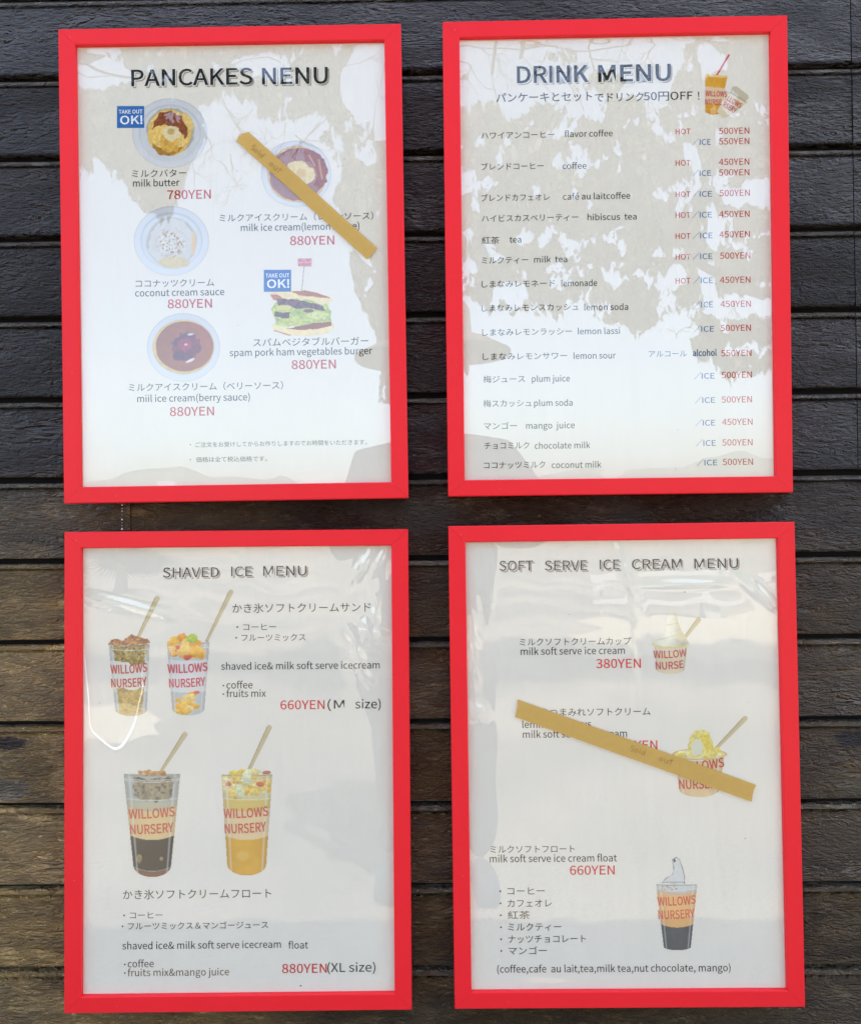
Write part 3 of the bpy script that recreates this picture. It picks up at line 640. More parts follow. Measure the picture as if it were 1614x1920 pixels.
def c1(p, s):
    if s == 'behind': spoon(p, 259, 1196, 295, 1122)
    if s == 'inside':
        g = p.poly([(210, 1212), (278, 1208), (276, 1226), (270, 1244), (254, 1247), (234, 1241), (216, 1238)], 2.5)*p.body
        p.mix(curved(p, 1238, 1296, 3), (222, 220, 208), p.cyl); p.mix(g, (158, 136, 74), p.cyl, 4, .5); p.mix(g*np.clip((p.n(3.5)-.12)*8, 0, 1), (196, 172, 104)); p.mix(g*np.clip((p.n(3)-.2)*8, 0, 1), (108, 88, 44))
        g = p.poly([(219, 1290), (250, 1294), (272, 1288), (270, 1312), (264, 1336), (224, 1338)], 2.5)*p.body
        p.mix(g, (186, 160, 96), p.cyl, 5, .4); p.mix(g*np.clip((p.n(4)-.12)*8, 0, 1)*.8, (206, 174, 84)); p.mix(g*np.clip((p.n(3)-.2)*8, 0, 1)*.6, (150, 112, 76)); p.mix(curved(p, 1331, 1345, 2)*.6, (196, 156, 52))
    if s == 'over':
        g = p.poly([(202, 1209), (208, 1199), (222, 1197), (229, 1201), (236, 1196), (248, 1189), (256, 1193), (272, 1196), (281, 1200), (283, 1205), (262, 1208), (230, 1210)], 1.2, 5)
        p.mix(g, (164, 108, 66), None, 3.5, .55); p.mix(g*np.clip((p.n(3)-.14)*8, 0, 1), (210, 156, 104)); p.mix(g*np.clip((p.n(3)-.2)*8, 0, 1), (104, 62, 38))
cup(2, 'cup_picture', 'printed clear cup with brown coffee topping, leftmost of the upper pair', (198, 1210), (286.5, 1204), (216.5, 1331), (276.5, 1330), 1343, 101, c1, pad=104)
def c2(p, s):
    if s == 'behind': spoon(p, 388, 1202, 433, 1110, 3.2, 5.2)
    if s == 'inside':
        lumps(p, scatter(4, 30, 322, 382, 1210, 1232, 5, 10), [(232, 172, 62), (238, 190, 96), (226, 150, 70), (206, 90, 66)], p.body); p.mix(curved(p, 1236, 1296, 3), (218, 216, 212), p.cyl)
        lumps(p, scatter(5, 22, 332, 366, 1300, 1334, 5, 10), [(238, 190, 84), (234, 176, 60), (236, 204, 130)], p.body); lumps(p, [(369, 1298, 6, 3)], [(212, 104, 80)], p.body)
    if s == 'over': lumps(p, [(330, 1200, 12, 8), (343, 1196, 10, 9), (352, 1206, 12, 9), (322, 1206, 8, 6), (368, 1206, 12, 8), (345, 1218, 14, 9), (368, 1220, 12, 10)], [(240, 186, 72), (232, 158, 56), (240, 200, 110)]); lumps(p, [(361, 1197, 11, 9)], [(178, 196, 78)]); lumps(p, [(350, 1234, 5, 4), (334, 1214, 4, 4)], [(206, 90, 66)])
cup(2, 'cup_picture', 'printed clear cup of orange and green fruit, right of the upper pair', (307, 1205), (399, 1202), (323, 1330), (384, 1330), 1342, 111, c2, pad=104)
def label_band(p, ya, yb, bow, col): p.mix(curved(p, ya, yb, bow), col, p.cyl)
def c3(p, s):
    if s == 'behind': spoon(p, 304, 1444, 347, 1377)
    if s == 'inside':
        p.mix(p.body, (176, 178, 168), p.cyl); g = p.poly([(250, 1458), (328, 1458), (326, 1480), (318, 1502), (258, 1502), (250, 1480)], 4)*p.body; p.mix(g*.85, (140, 128, 104), p.cyl, 6, .55); p.mix(g*np.clip((p.n(5)-.12)*6, 0, 1)*.7, (176, 160, 116)); p.mix(g*np.clip((p.n(5)-.15)*6, 0, 1)*.7, (88, 78, 66))
        p.mix(curved(p, 1503, 1520, 3), (188, 182, 154), p.cyl); label_band(p, 1513, 1566, 9, (220, 194, 142))
        p.mix(curved(p, 1566, 1640, 9), (66, 62, 56), p.cyl); lumps(p, [(262, 1610, 5, 8), (303, 1610, 3, 4)], [(150, 132, 88)], p.body)
        p.mix(curved(p, 1626, 1660, 9), (128, 92, 76)); p.mix(curved(p, 1624, 1625.6, 9)*.7, (170, 160, 148)); p.mix(curved(p, 1496, 1497.6, 4)*.6, (224, 224, 218)); p.mix(curved(p, 1462, 1463.4, 4)*.6, (220, 220, 214))
    if s == 'over': lumps(p, scatter(7, 26, 262, 308, 1445, 1452, 3, 6), [(196, 150, 92), (176, 126, 76), (206, 168, 112)])
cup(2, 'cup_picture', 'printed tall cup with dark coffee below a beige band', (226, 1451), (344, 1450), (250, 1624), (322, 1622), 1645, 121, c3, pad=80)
def c4(p, s):
    if s == 'behind': spoon(p, 464, 1450, 505, 1364)
    if s == 'inside':
        p.mix(p.body, (206, 196, 150), p.cyl); lumps(p, scatter(8, 40, 420, 506, 1456, 1496, 5, 11), [(226, 198, 110), (216, 176, 78), (230, 214, 160), (222, 190, 104)], p.body)
        lumps(p, [(428, 1470, 6, 5), (488, 1470, 8, 5)], [(204, 116, 84)], p.body); lumps(p, [(450, 1484, 8, 14), (462, 1462, 8, 12)], [(214, 216, 176)], p.body)
        p.mix(curved(p, 1496, 1520, 3), (212, 188, 110), p.cyl); label_band(p, 1514, 1567, 8, (224, 200, 156)); p.mix(curved(p, 1567, 1660, 8), (214, 166, 62), p.cyl, 20, .08)
        p.mix(curved(p, 1632, 1660, 8)*.5, (196, 146, 44)); p.mix(curved(p, 1496, 1497.6, 3)*.6, (230, 226, 200)); p.mix(p.ell(455, 1605, 12, 9, 3)*.4, (228, 196, 110))
    if s == 'over': lumps(p, [(440, 1449, 12, 5), (456, 1447, 10, 6), (476, 1447, 14, 6), (464, 1454, 9, 12)], [(226, 200, 90), (220, 190, 90), (226, 210, 140), (222, 222, 186)]); lumps(p, [(500, 1448, 8, 4)], [(196, 120, 100)])
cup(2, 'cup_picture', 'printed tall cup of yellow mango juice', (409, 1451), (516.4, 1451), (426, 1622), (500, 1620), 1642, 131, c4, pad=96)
def s1(p, s):
    if s == 'behind': spoon(p, 1283, 1196, 1309, 1162, 3.4, 5)
    if s == 'inside': p.mix(p.body, (224, 208, 178), p.cyl, 12, .05)
    if s == 'over':
        p.mix(p.ell(1256.5, 1208, 36, 8), (222, 208, 160)); p.mix(p.ell(1256.5, 1209, 33, 6.5), (226, 208, 140), None, 5, .1)
        sw = [(1257, 1130), (1262, 1142), (1270, 1160), (1275, 1176), (1284, 1192), (1291, 1205), (1280, 1211), (1245, 1213), (1226, 1207), (1230, 1197), (1245, 1190), (1246, 1176), (1250, 1160), (1256, 1146)]
        p.mix(p.poly(sw, .8), (238, 234, 214), 1-.38*np.clip((p.X-1256)/24, 0, 1)-.10*np.clip((1250-p.X)/20, 0, 1), 7, .08); p.mix(p.poly([(1262, 1142), (1270, 1160), (1275, 1176), (1286, 1195), (1276, 1206), (1266, 1200), (1270, 1180), (1265, 1160)], 1)*.45, (222, 200, 136)); p.mix(p.seg(1232, 1200, 1270, 1190, .8)*.5, (190, 180, 140)); p.mix(p.seg(1248, 1172, 1272, 1168, .8)*.5, (190, 180, 140))
cup(3, 'cup_picture', 'printed paper cup with a tall white ice cream swirl', (1220, 1208), (1293, 1208), (1230, 1256), (1283, 1256), 1264, 141, s1, .8, 82, (214, 196, 150))
def s2(p, s):
    if s == 'behind': spoon(p, 1341, 1404, 1396, 1347, 3.6, 5.4)
    if s == 'inside': p.mix(p.body, (218, 190, 146), p.cyl, 12, .05)
    if s == 'over':
        p.mix(p.ell(1311, 1414, 52, 11), (206, 172, 120)); p.mix(p.ell(1311, 1414, 48, 9), (224, 206, 130), None, 5, .12)
        lumps(p, scatter(9, 34, 1276, 1350, 1406, 1418, 5, 10), [(226, 214, 140), (220, 198, 96), (226, 220, 176)])
        p.mix(p.poly([(1290, 1412), (1288, 1396), (1294, 1380), (1304, 1368), (1320, 1367), (1330, 1376), (1334, 1392), (1342, 1404), (1336, 1416), (1310, 1420)], 3, 5), (222, 208, 118), None, 4, .25); p.mix(p.poly([(1296, 1416), (1296, 1394), (1304, 1384), (1316, 1388), (1318, 1416)], 3), (214, 212, 190))
        p.mix(p.poly([(1310, 1382), (1326, 1376), (1334, 1396), (1340, 1408), (1322, 1404)], 3, 5)*.8, (214, 190, 62), None, 4, .25)
cup(3, 'cup_picture', 'printed paper cup of yellow citrus under the tape', (1259, 1414), (1363, 1414), (1272, 1480), (1349, 1480), 1495, 151, s2, .9, 78, (206, 172, 120))
def s3(p, s):
    if s == 'behind':
        p.mix(p.poly([(1239, 1656), (1246, 1646), (1258, 1640), (1262, 1630), (1260, 1620), (1258, 1612), (1266, 1606), (1274, 1610), (1279, 1624), (1283, 1640), (1284, 1658)], .8), (150, 150, 146)); p.mix(p.poly([(1241, 1656), (1248, 1647), (1260, 1641), (1264, 1628), (1261, 1614), (1267, 1608), (1273, 1612), (1277, 1625), (1281, 1640), (1282, 1658)], .8), (212, 214, 210), None, 8, .05); p.mix(p.ell(1264, 1614, 1.8, 3, .8), (60, 56, 52))
    if s == 'inside':
        p.mix(p.body, (204, 206, 202), p.cyl); label_band(p, 1672, 1733, 6, (226, 178, 118)); p.mix(curved(p, 1667, 1672, 6)*.5, (190, 150, 110)); p.mix(curved(p, 1733, 1800, 6), (92, 94, 94), p.cyl, 14, .12)
        lumps(p, scatter(12, 14, 1238, 1270, 1660, 1668, 1, 2.4), [(176, 150, 130)], p.body)
cup(3, 'cup_picture', 'printed clear cup, dark drink below a tan band', (1223, 1657), (1312, 1657), (1243.4, 1776), (1295, 1775), 1782, 161, s3, .9, 54)
p = Pic(1, 1316, 98, 1408, 226, .8, 170)
p.mix(p.seg(1343, 141, 1366, 103, 2.0), (212, 66, 88)); p.mix(p.poly([(1321, 139), (1364, 142), (1348, 214), (1335, 216), (1321, 211)]), (216, 160, 48), None, 10, .12); p.mix(p.poly([(1321, 139), (1364, 142), (1363, 146), (1321, 144)])*.7, (236, 214, 150))
p.mix(p.poly([(1321, 162), (1360, 166), (1354, 196), (1321, 193)]), (224, 196, 160)); p.mix(p.poly([(1321, 205), (1350, 207), (1348, 214), (1335, 216), (1321, 211)])*.4, (190, 124, 30))
p.mix(p.poly([(1364, 172), (1402, 192), (1363, 220), (1354, 221), (1343, 209)]), (222, 206, 172), 1.02-.1*(p.X-1343)/60, 12, .05); p.mix(p.poly([(1372, 163), (1380, 161), (1402, 178), (1404, 184), (1397, 190), (1368, 174)]), (196, 186, 160)); p.mix(p.seg(1369, 174, 1397, 191, .8), (150, 138, 112))
p.build('drinks_picture', 'printed orange drink with straw beside a tilted paper cup')
# stray dark specks caught behind the clear covers
for (k, x, y, r) in ((3, 1283, 1110, 1.6), (3, 1396, 1572, 1.5), (3, 1402, 1317, 1.1), (3, 1067, 1152, 1.1), (3, 905, 1606, 1), (2, 188, 1318, 1.3), (2, 564, 1848, 2.2), (0, 447, 610, 1), (1, 1270, 806, 1), (1, 1266, 880, 1.1)):
    p = Pic(k, x-3, y-3, x+3, y+3, .6, 1); p.mix(p.ell(x, y, r, r*.8), (70, 66, 60)); p.build('dust_speck', None, 3)

# ------------------------------------------------------------------ the two strips of masking tape, stuck on the covers
def mat_tape():
    m, n, b = newmat('masking_tape'); L = n.links
    tc = N(n, 'ShaderNodeTexCoord'); q = N(n, 'ShaderNodeTexNoise'); q.inputs['Scale'].default_value = 160; q.inputs['Detail'].default_value = 3; L.new(tc.outputs['Object'], q.inputs['Vector'])
    mx = N(n, 'ShaderNodeMix', data_type='RGBA'); L.new(q.outputs['Fac'], mx.inputs['Factor']); mx.inputs['A'].default_value = (.66, .43, .12, 1); mx.inputs['B'].default_value = (.73, .49, .15, 1)
    L.new(mx.outputs['Result'], b.inputs['Base Color']); b.inputs['Roughness'].default_value = .6; b.inputs['Specular IOR Level'].default_value = .25
    tr = N(n, 'ShaderNodeBsdfTransparent'); tr.inputs[0].default_value = (.95, .85, .6, 1); ms = N(n, 'ShaderNodeMixShader'); ms.inputs[0].default_value = .34
    out = [x for x in n.nodes if x.type == 'OUTPUT_MATERIAL'][0]
    L.new(b.outputs[0], ms.inputs[1]); L.new(tr.outputs[0], ms.inputs[2]); L.new(ms.outputs[0], out.inputs[0])
    return m
M_TAPE = mat_tape()
YT = -.0154
def tape(k, label, ax, ay, bx, by, wd, endA, endB, words):
    """a strip from (ax,ay) to (bx,by); endA/endB give along-strip offsets across its width"""
    A = np.array(to_sheet(k, ax, ay, YT)).astype(float); B = np.array(to_sheet(k, bx, by, YT)).astype(float)
    d = B-A; Ln = np.linalg.norm(d); d /= Ln; nrm = np.array([-d[1], d[0]]); u = .00073; W = wd*u
    nl, nw = 60, 6; v = []
    for i in range(nl+1):
        for j in range(nw+1):
            s_ = j/nw; ea = np.interp(s_, np.linspace(0, 1, len(endA)), endA)*u; eb = np.interp(s_, np.linspace(0, 1, len(endB)), endB)*u
            tt = ea+(Ln-eb-ea)*i/nl
            q = A+d*tt+nrm*W*(s_-.5); cx = .0003*math.sin(i*.9+1.3*j*.4)*.5
            v.append((q[0], YT-.0002+cx*.3, q[1]))
    f = [(i*(nw+1)+j, (i+1)*(nw+1)+j, (i+1)*(nw+1)+j+1, i*(nw+1)+j+1) for i in range(nl) for j in range(nw)]
    root = empty('masking_tape'); root.matrix_world = Matrix(FM[k].tolist())
    tag(root, label, 'tape')
    nv = len(v); v2 = v+[(x, y+.00012, z) for x, y, z in v]
    f2 = f+[tuple(nv+i for i in reversed(q)) for q in f]
    ring = [i*(nw+1) for i in range(nl+1)]+[nl*(nw+1)+j for j in range(1, nw+1)]+[i*(nw+1)+nw for i in range(nl-1, -1, -1)]+[j for j in range(nw-1, 0, -1)]
    f2 += [(ring[i], ring[(i+1) % len(ring)], nv+ring[(i+1) % len(ring)], nv+ring[i]) for i in range(len(ring))]
    put('tape_strip', mesh('tape_strip', v2, f2), M_TAPE, root)
    # pencilled words as thin strokes, in strip space (along, across) survey px
    sv = []; sf = []
    for st in words:
        for a, b in zip(st[:-1], st[1:]):
            pa = A+d*a[0]*u+nrm*a[1]*u; pb = A+d*b[0]*u+nrm*b[1]*u; dd = pb-pa; dd /= (np.linalg.norm(dd)+1e-9); nn = np.array([-dd[1], dd[0]])*.5*u
            n0 = len(sv); sv += [(*(pa+nn), ), (*(pb+nn), ), (*(pb-nn), ), (*(pa-nn), )]; sf.append((n0+3, n0+2, n0+1, n0))
    put('handwriting', mesh('handwriting', [(x, YT-.00045, z) for x, z in sv], sf), simple('pencil', lin(150, 116, 62), .6, .2), root)
def arc(cx, cy, rx, ry, a0, a1, n=7): return [(cx+rx*math.cos(a), cy+ry*math.sin(a)) for a in np.linspace(a0, a1, n)]
P2 = math.pi
def sold_out(o, g, sc_=1.0, dy=0.0):
    s = sc_; W_ = []
    W_.append([(x*s+o, y*s+dy) for x, y in arc(3, 3, 3, 2.6, .3, 3.6)+arc(2.6, -2.4, 3, 2.8, 1.4, -1.9)])
    W_.append([(x*s+o, y*s+dy) for x, y in arc(11, -1, 3, 3.2, 0, 2*P2, 9)])
    W_.append([(x*s+o, y*s+dy) for x, y in ((18, 7), (17.6, -4))])
    W_.append([(x*s+o, y*s+dy) for x, y in arc(24, -1.5, 3, 3, 0, 2*P2, 9)]); W_.append([(x*s+o, y*s+dy) for x, y in ((27.5, 7), (27, -4.5))])
    q = o+g
    W_.append([(x*s+q, y*s+dy) for x, y in arc(3, -1, 3, 3.2, 0, 2*P2, 9)])
    W_.append([(x*s+q, y*s+dy) for x, y in [(10, 3)]+arc(13, -1, 3, 3.2, P2, 2*P2)+[(16, 3), (16.4, -4.5)]])
    W_.append([(x*s+q, y*s+dy) for x, y in ((22, 7), (22, -4))]); W_.append([(x*s+q, y*s+dy) for x, y in ((19, 3.2), (26, 4.2))])
    return W_
tape(0, 'short strip of tan masking tape slanting over the lemon pancake on the pancakes menu', 455, 256, 698, 476, 28, [-2, -6, -4, 3], [0, 0], sold_out(26, 46, 1.0, -2))
tape(3, 'long strip of tan masking tape sloping across the soft serve ice cream menu', 968, 1328, 1411.5, 1487, 32, [3, 2, 0, -3.5], [-2.5, 0, 1, 0], sold_out(222, 56, 1.0, 2))

# ------------------------------------------------------------------ the place in front of the wall, seen in the covers as reflections
def mirror(px, py, D, k=None):
    """where the line of sight through a point of a cover lands after reflection, D metres in front of the wall"""
    d = ray(px, py)
    if k is None: nrm = np.array([0, 1.0, 0]); o = np.array([0, YG, 0.0])
    else: nrm = FM[k][:3, 1]; o = FM[k][:3, 3]+nrm*YG
    t_ = ((o-CAM)@nrm)/(d@nrm); h = CAM+d*t_[..., None]
    r = d-2*(d@nrm)[..., None]*nrm
    s_ = (-D-h[..., 1])/r[..., 1]
    return h+r*s_[..., None]

def mat_leaf(name, a, b_):
    m, n, b = newmat(name); oi = N(n, 'ShaderNodeNewGeometry'); mx = N(n, 'ShaderNodeMix', data_type='RGBA')
    n.links.new(oi.outputs['Random Per Island'], mx.inputs['Factor']); mx.inputs['A'].default_value = (*a, 1); mx.inputs['B'].default_value = (*b_, 1)
    n.links.new(mx.outputs['Result'], b.inputs['Base Color']); b.inputs['Roughness'].default_value = .55; return m
M_LEAF = mat_leaf('foliage', (.030, .042, .016), (.075, .080, .030)); M_BARK = simple('bark', (.09, .07, .055), .9, .2)

SKY1 = [[(148, 93), (172, 99), (200, 113), (236, 134), (247, 150), (236, 162), (195, 166), (148, 147)],
        [(430, 118), (450, 108), (490, 103), (532, 107), (524, 119), (543, 140), (522, 146), (500, 150), (470, 140)],
        [(665, 78), (730, 78), (730, 255), (712, 268), (705, 236), (690, 226), (678, 226), (660, 213), (648, 193), (640, 154), (643, 129), (658, 114), (663, 94)],
        [(100, 330), (165, 328), (185, 325), (205, 330), (225, 345), (240, 372), (260, 396), (285, 408), (297, 432), (303, 410), (316, 425), (322, 402), (340, 385), (358, 351), (362, 312), (378, 275), (390, 262), (384, 225), (373, 202),
         (413, 190), (437, 192), (462, 189), (477, 194), (474, 213), (494, 233), (517, 228), (539, 226), (556, 231), (586, 216), (616, 221), (611, 238), (593, 258), (606, 268), (623, 288), (618, 305), (634, 322), (623, 340), (616, 362), (626, 382), (638, 392),
         (650, 427), (640, 445), (656, 454), (650, 476), (655, 512), (660, 546), (676, 577), (688, 595), (700, 640), (705, 700), (705, 1000), (100, 1000)]]
SKY2 = [[(840, 60), (1295, 60), (1302, 69), (1279, 83), (1269, 103), (1276, 115), (1270, 130), (1256, 146), (1250, 170), (1246, 196), (1225, 209), (1204, 190), (1190, 172), (1176, 182), (1160, 172), (1129, 186), (1119, 197), (1126, 209), (1143, 228), (1119, 233), (1093, 221), (1066, 224),
         (1062, 212), (1040, 188), (1016, 188), (987, 204), (978, 224), (956, 216), (944, 204), (935, 185), (915, 188), (898, 198), (892, 183), (882, 190), (864, 207), (840, 215)],
        [(1334, 62), (1345, 68), (1355, 80), (1366, 71), (1377, 62)], [(1301, 98), (1322, 85), (1334, 95), (1351, 115), (1368, 135), (1340, 139), (1325, 134), (1314, 115)], [(1286, 118), (1297, 120), (1290, 134), (1280, 126)],
        [(1033, 240), (1045, 246), (1052, 234), (1062, 226), (1066, 246), (1050, 262), (1038, 260)], [(945, 268), (960, 266), (957, 281), (950, 282)], [(862, 326), (880, 322), (883, 336), (874, 350), (862, 348)], [(1063, 266), (1080, 272), (1098, 300), (1085, 296), (1072, 284)],
        [(1278, 262), (1300, 268), (1312, 300), (1306, 330), (1316, 346), (1300, 344), (1290, 310), (1276, 290)], [(1351, 350), (1366, 342), (1392, 362), (1408, 344), (1426, 340), (1442, 362), (1440, 392), (1406, 386), (1376, 380), (1360, 366)],
        [(1330, 394), (1346, 392), (1352, 440), (1340, 470), (1328, 450)], [(1262, 494), (1286, 492), (1290, 520), (1270, 540), (1228, 535), (1226, 515), (1250, 514)], [(1308, 500), (1340, 496), (1344, 540), (1356, 560), (1330, 590), (1320, 545)],
        [(1345, 560), (1380, 548), (1412, 550), (1448, 545), (1448, 585), (1400, 584), (1370, 590), (1350, 586)], [(962, 440), (990, 430), (992, 452), (966, 452)], [(1125, 505), (1160, 500), (1172, 525), (1150, 535)], [(864, 492), (890, 486), (900, 505), (880, 515), (862, 514)],
        [(925, 545), (950, 536), (984, 540), (990, 560), (950, 566), (925, 560)],
        [(880, 556), (901, 575), (918, 592), (940, 584), (956, 598), (977, 594), (992, 588), (1005, 600), (1013, 603), (1020, 590), (1026, 606), (1036, 608), (1044, 594), (1057, 598), (1060, 575), (1066, 556), (1076, 572), (1091, 582), (1100, 596), (1117, 601), (1134, 614), (1148, 616), (1160, 608), (1170, 612), (1178, 632), (1185, 648), (1196, 640), (1205, 632), (1208, 618),
         (1222, 622), (1236, 606), (1250, 600), (1264, 586), (1280, 596), (1300, 602), (1312, 620), (1300, 636), (1288, 640), (1294, 680), (1308, 690), (1322, 686), (1340, 692), (1348, 706), (1358, 722), (1380, 718), (1409, 710), (1432, 702), (1470, 696), (1470, 1000), (860, 1000), (860, 556)]]
def inside(polys, X, Y):
    out = np.zeros(X.shape, bool)
    for P in polys:
        m = np.zeros(X.shape, bool)
        for i in range(len(P)):
            (xa, ya), (xb, yb) = P[i], P[(i+1) % len(P)]
            if ya == yb: continue
            m ^= ((ya > Y) != (yb > Y)) & (X < (xb-xa)*(Y-ya)/(yb-ya)+xa)
        out |= m
    return out
LEAFY2 = [[(1012, 116), (1018, 101), (1040, 87), (1069, 80), (1090, 88), (1085, 109), (1069, 121), (1042, 121)], [(1066, 173), (1080, 160), (1085, 150), (1105, 140), (1112, 124), (1150, 128), (1182, 148), (1160, 176), (1100, 172)]]
def vstreak(h, w_, cy, cx, seed):
    r = np.random.default_rng(seed); a = vnoise(int(h/cy)+3, w_, cx, seed); i = np.arange(h)/cy; k0 = i.astype(int); f = (i-k0)[:, None]
    return a[k0]*(1-f)+a[k0+1]*f
def crown(x0, x1, y0, y1, skyp, leafp, k, Dm, seed, nlay=4.2, limit=None, thr=.9):
    r = np.random.default_rng(seed); st = 1.15
    w_, h_ = int((x1-x0)/st), int((y1-y0)/st)
    X, Y = np.meshgrid(x0+np.arange(w_)*st, y0+np.arange(h_)*st)
    wx = X+3.2*(vnoise(h_, w_, 5, seed)-.5); wy = Y+4*(vnoise(h_, w_, 4, seed+1)-.5)+16*(vstreak(h_, w_, 30, 3.0, seed+5)-.5)+10*(vstreak(h_, w_, 18, 7, seed+6)-.5)
    fo = ~inside(skyp, wx, wy)
    if leafp: fo |= inside(leafp, wx, wy)
    if limit is not None: fo &= limit(wx, wy)
    # gaps: slanting slivers in loose clusters
    dens = vnoise(h_, w_, 26, seed+2)+.5*vnoise(h_, w_, 11, seed+3)
    solid = fo.copy()
    n = int((x1-x0)*(y1-y0)/60)
    for _ in range(n):
        gx, gy = r.uniform(x0, x1), r.uniform(y0, y1); i, j = int((gy-y0)/st), int((gx-x0)/st)
        if i >= h_ or j >= w_ or dens[i, j] < thr+r.normal()*.12: continue
        L = r.uniform(2.5, 13); wv = r.uniform(.7, 1.7); an = math.pi/2+r.normal()*.38
        i0, i1, j0, j1 = max(0, i-13), min(h_, i+14), max(0, j-13), min(w_, j+14)
        dx, dy = X[i0:i1, j0:j1]-gx, Y[i0:i1, j0:j1]-gy
        a = (dx*math.cos(an)+dy*math.sin(an))/L; b = (-dx*math.sin(an)+dy*math.cos(an))/wv
        fo[i0:i1, j0:j1] &= (a*a+b*b) > 1
    def hit(m, px, py):
        i = ((py-y0)/st).astype(int); j = ((px-x0)/st).astype(int); ok = (i >= 0) & (j >= 0) & (i < h_) & (j < w_)
        return ok & m[np.clip(i, 0, h_-1), np.clip(j, 0, w_-1)]
    P = []
    def blades(n, L0, L1, ws, spread, layer):
        cx, cy = r.uniform(x0, x1, n), r.uniform(y0, y1, n); L = r.uniform(L0, L1, n); an = math.pi/2+r.normal(size=n)*spread
        ux, uy = np.cos(an), np.sin(an); wd = L*ws*r.uniform(.7, 1.3, n)
        ok = hit(fo, cx, cy)
        for s_, t_ in ((-.5, 0), (.5, 0), (-.25, 0), (.25, 0), (0, .5), (0, -.5), (-.25, .4), (.25, -.4), (.25, .4), (-.25, -.4)): ok &= hit(fo, cx+ux*L*s_-uy*wd*t_, cy+uy*L*s_+ux*wd*t_)
        cx, cy, L, ux, uy, wd = [q[ok] for q in (cx, cy, L, ux, uy, wd)]
        D = Dm+r.normal(size=len(cx))*.16+layer
        q = []
        for s_, t_, dd in ((-.5, 0, 0), (-.05, .5, .02), (.5, 0, .05), (-.05, -.5, .02)):
            px, py = cx+ux*L*s_-uy*wd*t_, cy+uy*L*s_+ux*wd*t_
            d = ray(px, py); nrm = np.array([0, 1.0, 0]) if k is None else FM[k][:3, 1]; o = np.array([0, YG, 0]) if k is None else FM[k][:3, 3]+nrm*YG
            t2 = ((o-CAM)@nrm)/(d@nrm); h = CAM+d*t2[:, None]; rr = d-2*(d@nrm)[:, None]*nrm
            s2 = (-(D+dd*r.uniform(-1, 1, len(D)))-h[:, 1])/rr[:, 1]; q.append(h+rr*s2[:, None])
        P.append(np.stack(q, 1))
    A = (x1-x0)*(y1-y0)
    blades(int(A/300*nlay*1.6), 26, 44, .55, .5, .12); blades(int(A/60*nlay), 11, 20, .42, .5, 0); blades(int(A/16*nlay), 4.5, 9, .42, .55, -.1)
    P = np.concatenate(P); f = np.arange(len(P)*4).reshape(-1, 4)
    return mesh('crown', P.reshape(-1, 3), f)
def tube(pts, rad, n=5):
    pts = [np.asarray(p, float) for p in pts]; v = []; f = []
    for i, p in enumerate(pts):
        d = pts[min(i+1, len(pts)-1)]-pts[max(i-1, 0)]; d /= np.linalg.norm(d)+1e-9
        a = np.cross(d, [0, 1, .2]); a /= np.linalg.norm(a)+1e-9; b = np.cross(d, a); rr = rad[i] if hasattr(rad, '__len__') else rad
        for j in range(n): v.append(p+rr*(a*math.cos(6.2832*j/n)+b*math.sin(6.2832*j/n)))
    for i in range(len(pts)-1):
        for j in range(n): f.append((i*n+j, i*n+(j+1) % n, (i+1)*n+(j+1) % n, (i+1)*n+j))
    return v, f
def join(parts):
    V, F, o = [], [], 0
    for v, f in parts: V += list(v); F += [tuple(i+o for i in q) for q in f]; o += len(v)
    return V, F
def twig(r, x, y, ang, L, w_, D, k, depth, out):
    pts = [(x, y)]; n = 6
    for i in range(n):
        ang += r.normal()*.22; x += math.cos(ang)*L/n; y += math.sin(ang)*L/n; pts.append((x, y))
        if depth > 0 and r.random() < .6: twig(r, x, y, ang+r.choice([-1, 1])*r.uniform(.4, 1.0), L*r.uniform(.35, .65), w_*.6, D, k, depth-1, out)
    P = [mirror(np.array(a), np.array(b), D, k) for a, b in pts]; out.append(tube(P, list(np.linspace(w_, w_*.45, len(P))), 4))
u4 = .0033
def trace(pts, w_, D, k): P = [mirror(np.array(float(a)), np.array(float(b)), D, k) for a, b in pts]; return tube(P, w_*u4*.5, 5)

# right-hand tree: crown over the drink menu, trunk rooted in the yard
DR = 3.9
tr = tag(empty('broadleaf_tree', (2.75, -DR-.1, 0.)), 'large broadleaf tree with hanging foliage opposite the drink menu, seen mirrored', 'tree')
def world_child(name, me, mat, root):
    o = put(name, me, mat, None); o.parent = root; o.matrix_parent_inverse = Matrix.Translation(-Vector(root.location)); return o
world_child('crown', crown(800, 1960, -240, 760, SKY2, LEAFY2, 1, DR, 11, thr=.94), M_LEAF, tr)
v, f = join([tube([(2.75, -DR-.1, 0), (2.62, -DR-.12, .5), (2.55, -DR-.1, 1.2), (2.6, -DR-.1, 2.2), (2.5, -DR, 3.0), (2.3, -DR, 3.9)], [.17, .13, .11, .10, .08, .05], 10),
             tube([(2.55, -DR+.1, 1.9), (2.1, -DR+.12, 2.35), (1.6, -DR+.12, 2.6), (1.1, -DR+.1, 2.65), (.8, -DR+.1, 2.6)], [.05, .035, .025, .018, .01], 6)])
world_child('trunk', mesh('trunk', v, f, True), M_BARK, tr)
r = np.random.default_rng(3); out = []
